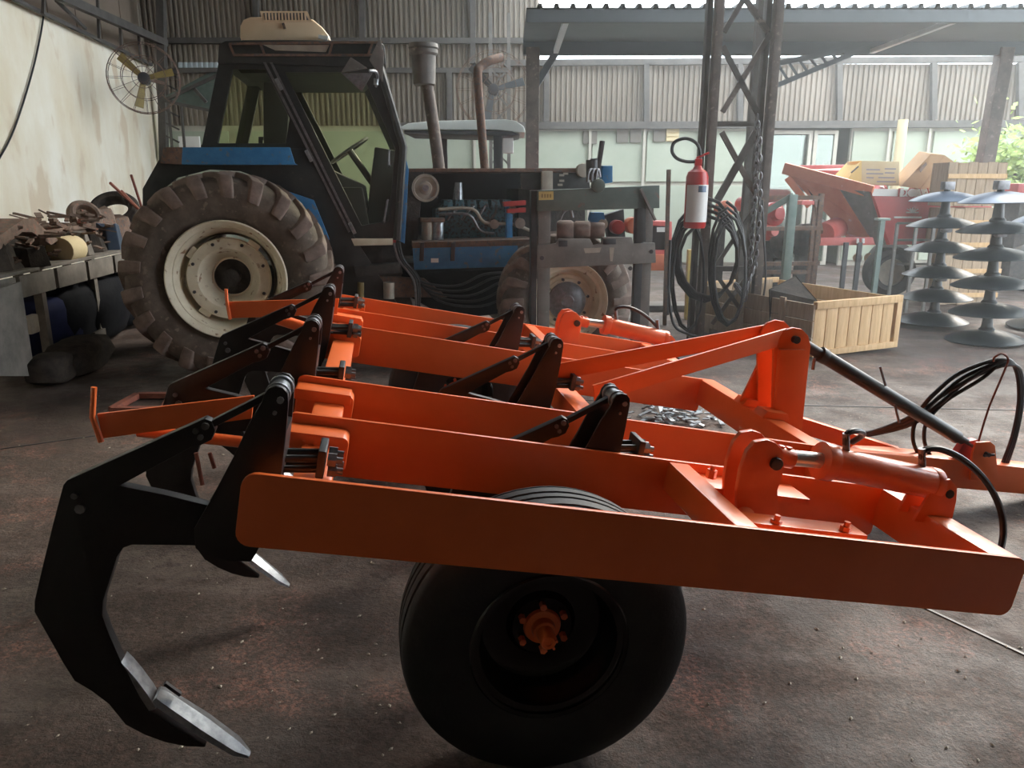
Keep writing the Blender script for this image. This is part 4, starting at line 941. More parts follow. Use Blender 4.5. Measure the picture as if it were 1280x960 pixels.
# ---- chain
ch = thing('hanging_chain', 'long grey steel chain hanging down the lattice column beside its rusty leg', 'chain', atz(938, 385, YC-.09))
def chain(pts, n, parent, r=.034):
    for i in range(n):
        t = i/(n-1)*(len(pts)-1); k = min(int(t), len(pts)-2); f = t-k; p = pts[k]*(1-f)+pts[k+1]*f
        d = (pts[k+1]-pts[k]).normalized(); s = d.cross(V((0,1,0))) if i % 2 else V((0,1,0)); s.normalize()
        L = .042; ring = [p + d*(math.cos(a)*L) + s*(math.sin(a)*.022) for a in [2*math.pi*j/10 for j in range(11)]]
        MB().tube(ring, .0085, 5).build('chain_link', M['bolt'], parent)
chain([atz(947,148,YC-.09), atz(944,240,YC-.09), atz(937,330,YC-.09), atz(931,372,YC-.09)], 36, ch)
ch2 = thing('looped_chain', 'second grey chain looped back up beside the long hanging chain', 'chain', atz(930, 372, YC-.14))
chain([atz(949,165,YC-.15), atz(950,255,YC-.15), atz(944,330,YC-.15), atz(928,368,YC-.15), atz(921,358,YC-.15)], 34, ch2)
# ---- hoses hung on the column
def hose(pts, r, lab, dz=0, m='hose', g=None):
    one(MB().tube([atz(x,y,YC-.12-d) for x,y,d in pts], r, 8, smooth=8), 'hanging_hose', M[m], lab, 'hose', g)
G = 'black hose coils hanging on the lattice column'
def coil(cx, cy, rx, ry, n, r, dep, lab):
    pts = []
    for i in range(n*14+1):
        t = i/14*2*math.pi; k = i/14
        pts.append((cx+k*1.5+math.sin(t)*(rx-k*1.5), cy-math.cos(t)*(ry-k*5)+k*3, dep+.02*k))
    one(MB().tube([atz(x,y,YC-.1-d) for x,y,d in pts], r, 7), 'hose_coil', M['hose'], lab, 'hose', G)
coil(880, 312, 42, 66, 4, .018, .02, 'widest black hose coil draped around the left leg of the lattice column')
coil(908, 330, 24, 78, 3, .016, .12, 'narrow tall black hose coil between the two legs of the lattice column')
coil(858, 340, 22, 75, 2, .012, .05, 'thin black hose loop left of the lattice column below the extinguisher')
hose([(838,300,.1),(836,360,.1),(842,405,.1),(862,418,.1),(885,424,.1),(905,428,.1)], .014, 'single black hose hanging lowest left of the column and trailing at its foot')
hose([(953,250,.0),(955,300,.02),(957,350,.02),(950,395,.02),(946,420,.0)], .010, 'thin black cable hanging right of the rusty column leg')
# ---- extinguisher
xc = atz(869, 240, YC-.22); ext = thing('fire_extinguisher', 'red fire extinguisher with silver label hanging on the lattice column', 'extinguisher', atz(869,282,YC-.22))
b0, b1 = atz(868,285,YC-.22), atz(871,211,YC-.22); ax = V((0,0,1)); h = b1.z-b0.z; rr_ = .108
body = MB().lathe([(0,0),(0,rr_*.9),(.02,rr_),(h-.08,rr_),(h-.03,rr_*.85),(h,rr_*.45),(h+.03,rr_*.3),(h+.03,0)], b0, ax, 28).build('cylinder_body', M['extred'], ext)
lab = MB(); n_ = 14; vs = []
for i in range(n_+1):
    t = R(200 + 145*i/n_)
    for z in (.06, h-.15): vs.append(b0 + V((math.cos(t)*(rr_+.003), math.sin(t)*(rr_+.003), z)))
lab.add(vs, [(2*i,2*i+2,2*i+3,2*i+1) for i in range(n_)]); lab.build('silver_label', M['white'], body)
lab = MB(); vs = []
for i in range(7):
    t = R(265 + 45*i/6)
    for z in (h-.22, h-.16): vs.append(b0 + V((math.cos(t)*(rr_+.006), math.sin(t)*(rr_+.006), z)))
lab.add(vs, [(2*i,2*i+2,2*i+3,2*i+1) for i in range(6)]); lab.build('blue_mark', M['discblue'], body)
MB().box(b0+V((0,0,h+.06)), .07, .05, .07).build('valve', M['extred'], ext, bevel=.01)
MB().beam(b0+V((-.02,0,h+.1)), b0+V((.1,0,h+.15)), .03, .02).build('handle', M['extred'], ext, bevel=.004)
MB().tube([atz(x,y,YC-.22) for x,y in ((876,200),(874,185),(868,177),(856,173),(843,178),(840,189),(846,198),(858,202),(870,202))], .016, 8, smooth=4).build('discharge_hose', M['hose'], ext)
# steel stake left of the extinguisher
one(MB().beam(V((AY(836,300,9).x,9,0)), AY(836,212,9), .05, .04), 'steel_stake', M['rust'], 'slim rusty steel stake standing left of the fire extinguisher', 'post', smooth=False)

# ---- wooden crate
cN, cR = GZ(1013, 450), GZ(1119, 437); ux = (cR-cN).normalized(); uy = V((-ux.y, ux.x, 0)); Wc = (cR-cN).length
n_ = V((-ux.y, ux.x, 0)); hz = onplane(1013, 378, n_, n_.dot(cN)).z
cb = onplane(944, 348, V((0,0,1)), hz); Lc = (cb-(cN+V((0,0,hz)))).dot(uy)
cr_ = thing('wooden_crate', 'open raw pine crate of upright boards standing beyond the orange tower', 'crate', cN)
def cbx(name, x0, x1, y0, y1, z0, z1, m='wood', parent=None): 
    mb = MB(); mb.box(cN + ux*(x0+x1)/2 + uy*(y0+y1)/2 + V((0,0,(z0+z1)/2)), abs(x1-x0), abs(y1-y0), abs(z1-z0), ux, uy, V((0,0,1))); return mb.build(name, M[m], cr_, bevel=.003)
cbx('floor_board', 0, Wc, .05, Lc-.05, .06, .09, 'woodgrey')
for y0 in (.1, Lc/2, Lc-.2): cbx('skid', 0, Wc, y0, y0+.1, 0, .06, 'woodgrey')
nb = 7; bw = (Wc-.09)/nb
for i in range(nb):
    cbx('board', i*bw+.004, (i+1)*bw-.006, 0, .022, .05, hz-.06, 'wood')
    cbx('board', i*bw+.004, (i+1)*bw-.006, Lc-.022, Lc, .05, hz-.02, 'woodgrey')
cbx('end_rail', 0, Wc, -.02, .03, hz-.07, hz); cbx('end_rail', 0, Wc, -.02, .02, .03, .09)
cbx('corner_post', Wc-.07, Wc, -.02, .03, .09, hz-.07); cbx('corner_post', 0, .05, .022, .07, .06, hz-.03, 'woodgrey')
for k in range(3):
    z0 = .06 + k*(hz-.08)/3; z1 = z0 + (hz-.08)/3 - .008
    cbx('board', -.02, 0, .0, Lc, z0, z1, 'woodgrey'); cbx('board', Wc, Wc+.02, .0, Lc, z0, z1, 'wood')
for y0 in (.35, Lc*.55): cbx('side_batten', -.045, -.02, y0, y0+.07, .06, hz, 'woodgrey')
cbx('end_rail', 0, Wc, Lc-.02, Lc+.02, hz-.06, hz, 'wood')
a = cN + ux*.12 + uy*.45 + V((0,0,.12))
tp = onplane(995, 345, uy, uy.dot(cN+uy*.7)); bl = onplane(962, 362, uy, uy.dot(cN+uy*.55)); br_ = onplane(1022, 376, uy, uy.dot(cN+uy*.35))
bl.z = max(bl.z, .15); l2 = V((bl.x+.05, bl.y, .12)); r2 = V((br_.x, br_.y, .12))
one(MB().prism([tp, bl, l2, r2, br_], [p+uy*.012 for p in (tp, bl, l2, r2, br_)]), 'steel_sheet', M['scrapdark'], 'dark triangular steel sheet leaning inside the open pine crate', 'sheet', smooth=False)

# ---- upright disc gangs
def disc(c, r, mm, parent, tilt=V((0,0,1))):
    # concave-down dish
    prof = []
    Rs = r*2.0
    for i in range(9):
        a = r*i/8; prof.append((-(Rs-math.sqrt(Rs*Rs-a*a))*1.0, a))
    prof2 = [(z-.008, a) for z, a in prof[::-1]]
    ob = MB().lathe(prof + prof2, c, tilt, 48).build('disc', mm, parent)
    return ob
def gang(px_list, Y, rpx, base_name, label, lean=0):
    x0, y0 = px_list[-1]; bp_ = AY(x0, y0, Y); 
    root = thing('disc_gang', label, 'disc gang', V((bp_.x, Y, 0)), 'upright stacks of harrow discs at the right')
    top = AY(*px_list[0], Y)
    ax = (V((top.x,Y,top.z))-V((bp_.x,Y,bp_.z))).normalized()
    MB().cyl(V((bp_.x,Y,0.0)), V((top.x,Y,top.z))+ax*.10, .035, seg=12).build('axle_shaft', M['discs'], root)
    r = rpx*Y/960*1.0
    for i, (px, py) in enumerate(px_list):
        c = AY(px, py, Y)
        d = disc(c, r*(1-.0*i), M['discblue'] if i == 0 else M['discs'], root, ax)  # top disc gets the copy with the sky reflection in its colour
        if i < len(px_list)-1:
            nx = AY(*px_list[i+1], Y)
            MB().lathe([(0,.0),(0,.07),(-.03,.075),(-.06,.05),((nx-c).length*-.45,.045),(-(nx-c).length*.85,.055),(-(nx-c).length*.93,.075),(-(nx-c).length*.99,.075),(-(nx-c).length*.99,0)], c-ax*.01, ax, 20).build('spool', M['blackgrey'], root)
        if i in (0,): MB().box(c+ax*.06, .12, .1, .09).build('end_nut', M['bolt'], root, bevel=.01)
    # bearing hangers between discs
    for i in (1, 3):
        if i < len(px_list)-1:
            c = AY(px_list[i][0]+3, px_list[i][1]+14, Y-.1); MB().box(c, .11, .08, .1).build('bearing_block', M['bolt'], root, bevel=.02)
    return root
gang([(1184,239),(1180,271),(1178,301),(1174,332),(1171,361),(1166,390)], 8.9, 41, 'a', 'left upright stack of dark concave harrow discs before the wooden crates')
gang([(1251,239),(1248,276),(1244,309),(1240,344),(1237,378),(1232,412)], 8.0, 45, 'b', 'taller upright stack of dark harrow discs nearest the right picture edge')
gang([(1318,262),(1315,300),(1312,345),(1309,392)], 8.75, 44, 'c', 'stack of harrow discs cut off by the right picture edge')

# ---- wooden boxes stacked behind the discs
def wbox(px0, px1, y0, y1, Y, label, nbd=6):
    A, B = AY(px0,y0,Y), AY(px1,y1,Y); w, h = B.x-A.x, A.z-B.z; dpt = .4
    r = thing('wooden_box', label, 'box', V(((A.x+B.x)/2, Y+dpt/2, B.z)), 'stacked boarded wooden boxes behind the disc gangs')
    for i in range(nbd):
        x0 = A.x+w*i/nbd
        MB().box((x0+w/nbd/2, Y+.01, (A.z+B.z)/2), w/nbd-.008, .022, h-.01-.02*(i%2)).build('board', M['woodgrey'], r, smooth=False)
    for z in (B.z+h*.2, B.z+h*.68): MB().box(((A.x+B.x)/2, Y-.012, z), w, .02, .06).build('batten', M['wood'], r, smooth=False)
    for s_, x in ((0,A.x+.012),(1,B.x-.012)): MB().box((x, Y+dpt/2, (A.z+B.z)/2), .022, dpt-.04, h-.02).build('side_panel', M['woodgrey'], r, smooth=False)
    MB().box(((A.x+B.x)/2, Y+dpt, (A.z+B.z)/2), w, .02, h-.02).build('back_panel', M['woodgrey'], r, smooth=False)
    MB().box(((A.x+B.x)/2, Y+dpt/2, B.z+.02), w-.05, dpt-.05, .03).build('bottom_panel', M['woodgrey'], r, smooth=False)
Yw = 10.6
gz = GZ(1200, 384).y
zg = 0
def py_of(z, Y): 
    # image row for height z at depth Y near the centre
    c, s = math.cos(PITCH), math.sin(PITCH); dz = z-1.6; return 480 - F*(s*Y + c*dz)/(c*Y - s*dz)
zt3 = AY(1215,202,Yw).z; lev = [0, zt3*.36, zt3*.69, zt3]
wbox(1180,1244,py_of(lev[1],Yw),py_of(lev[0],Yw),Yw,'lowest boarded wooden box of the stack behind the disc gangs')
wbox(1182,1247,py_of(lev[2],Yw),py_of(lev[1]+.01,Yw),Yw,'middle boarded wooden box of the stack behind the disc gangs')
wbox(1187,1252,py_of(lev[3],Yw),py_of(lev[2]+.01,Yw),Yw,'topmost boarded wooden box of the stack behind the disc gangs')
one(MB().box(AY(1300,236,12.3), 1.0, .5, .25), 'red_hopper', M['redpaint'], 'flat red machine cover with white edge beyond the right discs', 'machine', bevel=.02)
bpy.data.objects['red_hopper'].location.z = AY(1300,240,12.3).z-.12
sup = MB().box((AY(1300,236,12.3).x, 12.3, .7), .8, .4, 1.4).build('support_body', M['grime'], bpy.data.objects['red_hopper'])
sup.location = V((0,0,0)); 

# ---- red spreader with spout and cartons
Ys = 11.2
sp0 = AY(1120,300,Ys); sp0.z = 0
rs = thing('red_spreader', 'red spreader wagon with salmon pointed spout and white lettering on its side', 'spreader', sp0)
def sb(mb, name, m, parent=None, **k): return mb.build(name, m, parent or rs, **k)
D3 = lambda px, py, Y: AY(px, py, Y)
TLp, TR_ = D3(979,212,12.2), D3(1089,238,11.2)
BL, BRr = D3(1046,300,11.9), D3(1116,304,11.35)
mb = MB(); mb.prism([D3(1089,236,Ys), D3(1240,240,Ys), D3(1240,264,Ys), D3(1180,306,Ys), D3(1112,306,Ys)], [p+V((0,1.5,0)) for p in (D3(1089,236,Ys), D3(1240,240,Ys), D3(1240,264,Ys), D3(1180,306,Ys), D3(1112,306,Ys))])
bd = sb(mb, 'hopper_body', M['redpaint'], bevel=.01)
# pointed spout: outer skin of salmon sheet
mb = MB(); t_ = V((0,.03,0))
A1, A2, A3, A4 = TLp, TR_, D3(1112,304,11.25), D3(1058,292,11.7)
mb.prism([A1, D3(1000,222,12.0), TR_, A3, A4], [p+t_ for p in (A1, D3(1000,222,12.0), TR_, A3, A4)])
sb(mb, 'spout_side', M['salmon'], smooth=False)
mb = MB(); mb.prism([D3(1050,236,11.5), D3(1089,240,11.1), D3(1108,306,11.15), D3(1094,306,11.25)], [p+V((0,.02,0)) for p in (D3(1050,236,11.5), D3(1089,240,11.1), D3(1108,306,11.15), D3(1094,306,11.25))])
sb(mb, 'spout_facet', M['greysteel'], smooth=False)  # grey sheet standing in for the shaded triangle beside the spout
mb = MB(); mb.prism([D3(1072,236,11.4), D3(1089,240,11.08), D3(1112,306,11.13), D3(1108,306,11.15)], [p+V((0,.02,0)) for p in (D3(1072,236,11.4), D3(1089,240,11.08), D3(1112,306,11.13), D3(1108,306,11.15))])
sb(mb, 'spout_facet', M['redpaint'], smooth=False)
sb(MB().beam(TLp + V((0,-.03,.02)), TR_ + V((0,-.05,-.02)), .06, .17), 'spout_rim', M['salmon'], bevel=.015)
sb(MB().beam(TLp + V((.04,0,.03)), D3(1062,208,13.0), .05, .06), 'spout_rim', M['redpaint'], bevel=.01)
sb(MB().prism([TLp, D3(1062,209,13.0), D3(1100,214,12.7), D3(1110,236,11.9), D3(1060,262,12.3)],[p+V((0,.02,-.02)) for p in (TLp, D3(1062,209,13.0), D3(1100,214,12.7), D3(1110,236,11.9), D3(1060,262,12.3))]), 'spout_inner', M['redpaint'], smooth=False)
sb(MB().beam(D3(984,222,12.1), D3(1012,258,12.0), .04, .10), 'spout_brace', M['salmon'], bevel=.01)
sb(MB().beam(D3(1010,234,12.0), D3(1026,262,11.9), .04, .03), 'spout_seam', M['ink'], smooth=False)
sb(MB().beam(D3(1018,302,11.3), D3(1185,300,11.3), .1, .11), 'chassis_rail', M['pinkred'], bevel=.01)
sb(MB().cyl(D3(1048,284,11.8), D3(1030,292,11.5), .16, seg=18), 'discharge_drum', M['pinkred'], bevel=.01)
sb(MB().prism([D3(1089,236,Ys-.01), D3(1182,237,Ys-.01), D3(1182,246,Ys-.01), D3(1089,245,Ys-.01)], [p+V((0,.01,0)) for p in (D3(1089,236,Ys-.01), D3(1182,237,Ys-.01), D3(1182,246,Ys-.01), D3(1089,245,Ys-.01))]), 'white_stripe', M['white'], bd, smooth=False)
sb(MB().prism([D3(1118,270.5,Ys-.01), D3(1152,270.5,Ys-.01), D3(1152,272.8,Ys-.01), D3(1118,272.8,Ys-.01)], [p+V((0,.01,0)) for p in (D3(1118,270.5,Ys-.01), D3(1152,270.5,Ys-.01), D3(1152,272.8,Ys-.01), D3(1118,272.8,Ys-.01))]), 'white_line', M['white'], bd, smooth=False)
def text(s, size, loc, m, parent, name='lettering', xs=1, th=.004):
    cu = bpy.data.curves.new('t', 'FONT'); cu.body = s; cu.size = size; cu.extrude = th; cu.align_x = 'CENTER'; cu.align_y = 'CENTER'; cu.offset = size*.02
    to = bpy.data.objects.new('t', cu); col.objects.link(to); bpy.context.view_layer.update()
    me = bpy.data.meshes.new_from_object(to.evaluated_get(bpy.context.evaluated_depsgraph_get())); bpy.data.objects.remove(to)
    mb = MB(); mb.add([V((v.co.x*xs, -v.co.z, v.co.y)) + V(loc) for v in me.vertices], [tuple(p.vertices) for p in me.polygons])
    return mb.build(name, m, parent, smooth=False)
text('DCAAF', .17, D3(1146,241.5,Ys-.02)+V((0,-.005,0)), M['redpaint'], bd, 'lettering', 1.0)
text('DCAAF', .15, D3(1146,241.5,Ys-.045)+V((0,-.005,0)), M['white'], bd, 'lettering', 1.0)
# small white mark: fan of strokes over a base line
for k in range(5):
    MB().beam(D3(1141,265,Ys-.02), D3(1134+k*3.4,259.5+abs(k-2)*.9,Ys-.02), .01, .012).build('mark_stroke', M['white'], bd, smooth=False)
MB().beam(D3(1133,265.5,Ys-.02), D3(1148,265.5,Ys-.02), .01, .02).build('mark_stroke', M['white'], bd, smooth=False)
# wheels, legs
for x, Y in ((1112,11.5),(1112,13.0)):
    cw = D3(x, 330, Y); cw.z = .36
    w_ = sb(MB().lathe([(-.1,.2),(-.13,.27),(-.11,.35),(0,.36),(.11,.35),(.13,.27),(.1,.2)], cw, V((0,1,0)), 40, closed=True), 'wagon_wheel', M['grime'])
    sb(MB().lathe([(-.09,.2),(-.06,.19),(-.04,.1),(-.05,0)], cw, V((0,1,0)), 32), 'wheel_disc', M['filter'], w_)
for x in (1058, 1075): sb(MB().beam(D3(x,303,11.2), V((D3(x,303,11.2).x, 11.2, 0)), .06, .05), 'stand_leg', M['ink'], smooth=False)
for x, y in ((1072,322),(1086,322)): sb(MB().cyl(D3(x,y,11.9), D3(x,y,12.2), .07, seg=14), 'pale_roller', M['cardpale'])
for i in range(5): sb(MB().cyl(D3(1027+i*5,278+i*5,11.8), D3(1032+i*5,284+i*4,11.6), .05, seg=10), 'fitting', M['pinkred'] if i % 2 else M['white'])
for x in (1072, 1079): sb(MB().beam(D3(x,298,11.2), D3(x,304,11.2), .03, .03), 'rail_clip', M['white'], smooth=False)
# cartons lying on the spreader
c1 = thing('pale_carton', 'pale printed cardboard carton lying on the left of the red spreader', 'carton', D3(1090,232,11.9))
q = [D3(1077,201,11.6), D3(1124,202,11.6), D3(1124,232,11.6), D3(1077,230,11.6)]
MB().prism(q, [p+V((0,.5,0)) for p in q]).build('carton_body', M['cardpale'], c1, bevel=.006)
q = [D3(1077,201,11.59), D3(1074,201,11.8), D3(1054,222,11.8), D3(1058,226,11.59), D3(1077,230,11.59)]
MB().prism(q, [p+V((0,.4,0)) for p in q]).build('yellow_end_flap', M['cardyellow'], c1, smooth=False)
for i, (x0, x1, y) in enumerate(((1083,1100,212),(1083,1104,217),(1083,1092,222),(1098,1118,222),(1106,1120,211),(1106,1118,216),(1096,1120,227))):
    MB().beam(D3(x0,y,11.595), D3(x1,y+.3,11.595), .004, .018).build('print_line', M['print'], c1, smooth=False)
MB().beam(D3(1064,216,11.585), D3(1073,208,11.585), .01, .02).build('handle_slot', M['ink'], c1, smooth=False)
c2 = thing('tilted_carton', 'brown cardboard carton tipped at an angle on the red spreader', 'carton', D3(1150,234,11.7))
q = [D3(1126,233,11.5), D3(1164,192,11.6), D3(1180,194,11.6), D3(1190,201,11.55), D3(1176,214,11.5), D3(1152,237,11.5)]
q1_ = [D3(1126,233,11.5), D3(1164,192,11.7), D3(1181,194,11.7), D3(1150,236,11.45)]
MB().prism(q1_, [p+V((0.05,.45,.05)) for p in q1_]).build('carton_top', M['card'], c2, smooth=False)
q2_ = [D3(1181,194,11.69), D3(1192,202,11.65), D3(1182,238,11.5), D3(1150,237,11.44)]
MB().prism(q2_, [p+V((0.03,.4,0)) for p in q2_]).build('carton_side', M['card'], c2, smooth=False)
MB().beam(D3(1150,214,11.53), D3(1158,204,11.58), .004, .05).build('print_patch', M['rust'], c2, smooth=False)

# ---- steel rack and stands before the spreader
rk = thing('steel_rack', 'rusty open steel rack frame with pale green post left of the red spreader', 'rack', V((D3(990,330,9.8).x, 9.8, 0)))
def rbar(x0,y0,x1,y1,Y0=9.8,Y1=None,w=.05,m='rust',nm='rack_bar'): MB().beam(D3(x0,y0,Y0), D3(x1,y1,Y1 or Y0), w, w).build(nm, M[m], rk, smooth=False)
def rpost(x,y0,Y=9.8,w=.055,m='rust'): A = D3(x,y0,Y); MB().beam(V((A.x,Y,0)), A, w, w).build('rack_post', M[m], rk, smooth=False)
rpost(1027,242); rpost(1020,246,10.4); rpost(955,262,10.0); rpost(986,266,10.1)
rbar(953,247,1028,247); rbar(952,286,1026,285); rbar(952,330,1024,329); rbar(958,340,1020,340,10.4); rbar(1020,250,1026,290,10.4,9.8)
rp2 = D3(991,243,9.5); MB().beam(V((rp2.x,9.5,0)), rp2, .10, .09).build('green_post', M['greenpost'], rk, bevel=.006)
MB().beam(D3(955,266,9.6), D3(992,244,9.5), .06, .07).build('diagonal_stay', M['greenpost'], rk, smooth=False)
st2 = thing('tee_stand', 'pale green T-shaped steel stand in front of the red spreader', 'stand', V((D3(1103,350,10.2).x, 10.2, 0)))
A = D3(1103,274,10.2); MB().beam(V((A.x,10.2,0)), A, .06, .06).build('stand_post', M['greenpost'], st2, smooth=False); MB().box(A, .16, .12, .03).build('top_plate', M['greenpost'], st2, bevel=.004); MB().box((A.x,10.2,.01), .3,.3,.02).build('base_plate', M['rust'], st2, smooth=False)
st3 = thing('light_trestle', 'thin grey steel trestle with crossbars left of the disc stacks', 'trestle', V((D3(1148,350,9.9).x, 9.9, 0)))
for x in (1122, 1146, 1168): 
    A = D3(x,279,9.9 if x != 1122 else 10.4); MB().beam(V((A.x,A.y,0)), A, .035, .035).build('trestle_leg', M['greysteel'], st3, smooth=False)
for y in (279, 300, 330): MB().beam(D3(1122,y,10.4), D3(1168,y,9.9), .03, .03).build('crossbar', M['greysteel'], st3, smooth=False)
# red machinery jumbled behind the rack
for i, (x, y, r, m, lb) in enumerate(((905,262,.12,'salmon','salmon round casting seen between the lattice column legs'),(930,255,.1,'pinkred','small faded red hub behind the chain, above the rack'),(966,268,.16,'redpaint','dark red gearbox on the steel rack beside the green post'),(976,305,.2,'scrapdark','black motor block low in the steel rack'),(1006,300,.22,'scrapdark','large black drum behind the right half of the steel rack'),(960,290,.12,'pinkred','faded red coupling at the left end of the steel rack'))):
    c = D3(x,y,10.6); z0 = 0
    mb = MB(); mb.lathe([(-.1,0),(-.1,r*.7),(-.07,r),(.05,r),(.08,r*.6),(.16,r*.5),(.16,0)], c, V((.3,-1,.1)), 20)
    mp = one(mb, 'machine_part', M[m], lb, 'machine part', bevel=.008); MB().box((c.x, c.y+.05, (c.z-r*.7)/2), r*.7, r*.7, c.z-r*.7).build('pedestal', M['grime'], mp)
# red panel piece with salmon bit above the rack
one(MB().prism([D3(1003,251,10.3),D3(1018,251,10.3),D3(1018,256,10.3),D3(1002,256,10.3)],[D3(1003,251,10.3)+V((0,.3,0)),D3(1018,251,10.3)+V((0,.3,0)),D3(1018,256,10.3)+V((0,.3,0)),D3(1002,256,10.3)+V((0,.3,0))]),'red_tray',M['pinkred'],'small flat bright red tray on top of the steel rack','tray', smooth=False)

# ---- red generator and yellow bits between guard frame and column
gn = thing('red_generator', 'red framed generator with white label between the guard frame and the column', 'generator', V((D3(833,330,9.6).x, 9.8, 0)))
g0, g1 = D3(806,276,9.6), D3(840,318,9.6)
MB().ring([D3(806,276,9.6),D3(840,277,9.6),D3(840,318,9.6),D3(806,318,9.6)],[D3(810,282,9.6),D3(836,283,9.6),D3(835,313,9.6),D3(810,313,9.6)],[p+V((0,.3,0)) for p in (D3(806,276,9.6),D3(840,277,9.6),D3(840,318,9.6),D3(806,318,9.6))],[p+V((0,.3,0)) for p in (D3(810,282,9.6),D3(836,283,9.6),D3(835,313,9.6),D3(810,313,9.6))]).build('red_frame', M['pinkred'], gn, bevel=.006)
MB().box(D3(823,300,9.85), .28, .3, .35).build('motor_block', M['ink'], gn, bevel=.02)
MB().prism([D3(821,284,9.58),D3(835,284,9.58),D3(835,290,9.58),D3(821,290,9.58)],[D3(821,284,9.59),D3(835,284,9.59),D3(835,290,9.59),D3(821,290,9.59)]).build('white_label', M['white'], gn, smooth=False)
b_ = D3(823,322,9.7); MB().box((b_.x, 9.75, b_.z-.05), .36, .35, .2).build('lower_tray', M['salmon'], gn, bevel=.01)
for dx in (-.15,.15): MB().beam(V((b_.x+dx,9.75,0)), V((b_.x+dx,9.75,b_.z)), .05, .05).build('support_leg', M['ink'], gn, smooth=False)
one(MB().beam(V((D3(863,330,9.4).x,9.4,0)), D3(863,312,9.4), .1, .06), 'yellow_bracket', M['yellow'], 'faded yellow upright bracket behind the hoses on the column', 'bracket', smooth=False)
# low dark bench behind the column
one(MB().box((D3(850,345,10.2).x,10.2,.2), 1.6, .4, .08), 'low_rail', M['darkbeam'], 'low dark steel rail lying behind the left foot of the lattice column', 'rail', bevel=.01)
bpy.data.objects['low_rail'].location.z = 0

# ---- white roofed tractor beyond
wt = thing('canopy_tractor', 'tractor with white sunshade roof standing far behind the open bonnet', 'tractor', V((D3(590,250,11.5).x, 11.6, 0)))
Yt = 11.2
rp_ = [(497,160),(510,154),(540,151),(632,149),(645,151),(655,158),(657,166),(640,165),(620,162),(500,163)]
a = [D3(x,y,Yt) for x,y in rp_]; MB().prism(a, [p+V((0,1.3,0)) for p in a]).build('sunshade_roof', M['whiteroof'], wt, bevel=.03)
a = [D3(x,y,Yt) for x,y in ((505,163),(640,164),(650,168),(640,170),(505,167))]; MB().prism(a, [p+V((0,1.2,0)) for p in a]).build('roof_liner', M['ink'], wt, bevel=.01)
for x in (545, 622):
    for dy in (.05, 1.15): A = D3(x,166,Yt); MB().beam(V((A.x,Yt+dy,.9)), V((A.x,Yt+dy,A.z)), .12, .08).build('roof_post', M['ink'], wt, bevel=.01)
A = D3(635,182,Yt+.5); MB().box(A, .16, .1, .22).build('work_lamp', M['white'], wt, bevel=.02)
MB().box((D3(590,250,Yt).x, Yt+.6, .85), 2.6, .7, .8).build('tractor_body', M['redpaint'], wt, bevel=.05)
for x, r in ((555,.7),(650,.45)):
    for dy in (0, 1.3): MB().lathe([(-.15,r*.5),(-.18,r*.8),(-.12,r),(.12,r),(.18,r*.8),(.15,r*.5)], V((D3(x,250,Yt).x, Yt+dy, r)), V((0,1,0)), 36, closed=True).build('wheel', M['grime'], wt)

# ---- shrub beyond the far post
bs = thing('leafy_shrub', 'sunlit green leafy shrub behind the rusty post at the right edge', 'shrub', V((D3(1268,220,14).x, 14, 0)))
def leaves(c, rx, rz, n, parent, nm='foliage'):
    mb = MB()
    for i in range(n):
        p = V((random.gauss(0,.45)*rx, random.gauss(0,.45)*rx, random.gauss(0,.45)*rz)) + c
        a = V((random.uniform(-1,1), random.uniform(-1,1), random.uniform(-.6,.6))).normalized(); b = a.orthogonal().normalized(); s = random.uniform(.05,.1)
        mb.add([p-a*s, p+b*s*.45, p+a*s, p-b*s*.45], [(0,1,2,3)])
    tag(mb.build(nm, M['leaf'], parent, smooth=False), kind='stuff')
leaves(D3(1268,205,14), .75, .75, 1500, bs); leaves(D3(1232,190,14.3), .3, .3, 160, bs)
MB().tube([V((D3(1268,220,14).x,14,0)), V((D3(1268,220,14).x+.05,14,1.2)), D3(1268,215,14)], .04, 8).build('stem', M['rust'], bs)

# ================================================================ FANS
def fan(px, py, Y, r, ax, label, yellow=True, cable=True):
    c = AY(px, py, Y); ft = thing('industrial_fan', label, 'fan', c); x = ax.orthogonal().normalized()
    z = V((0,0,1)); x = ax.cross(z).normalized(); y = x.cross(ax)
    E_ = lambda t, rr, a=0: c + (x*math.cos(t)+y*math.sin(t))*rr + ax*a
    for rr, a in ((r,0),(r*.97,.09),(r*.6,.13),(r*.3,.15),(r*.97,-.09),(r*.6,-.12)):
        MB().tube([E_(2*math.pi*i/36, rr, a) for i in range(37)], .006, 4).build('cage_ring', M['rust'], ft)
    for k in range(16):
        t = 2*math.pi*k/16
        MB().tube([E_(t,.06,.15), E_(t,r*.6,.13), E_(t,r*.97,.09), E_(t,r,0), E_(t,r*.97,-.09), E_(t,r*.6,-.12)], .0035, 4).build('cage_wire', M['rust'], ft)
    for k in range(3):
        t = 2*math.pi*k/3 + 2.885
        q = [E_(t-.5,.08,-.02), E_(t-.14,r*.85,-.05), E_(t+.14,r*.85,.03), E_(t+.5,.08,.03)]
        MB().prism(q, [p+ax*.01 for p in q]).build('fan_blade', M['yellowdark'] if yellow else M['blackgrey'], ft, smooth=False)
    MB().cyl(c-ax*.18, c+ax*.04, .09, seg=18).build('motor', M['ink'], ft, bevel=.01)
    return c, ft
c, ft = fan(180, 98, 12.6, .52, V((.35,-.93,0)).normalized(), 'wall fan with round wire cage and mustard blades near the cream wall')
MB().beam(c, AY(204,104,15.4), .05, .05).build('fan_bracket', M['rust'], ft, smooth=False)
c, ft = fan(617, 112, 13.2, .60, V((.05,-1,.05)).normalized(), 'dark wire cage fan hanging behind the curved brown exhaust pipe', False)
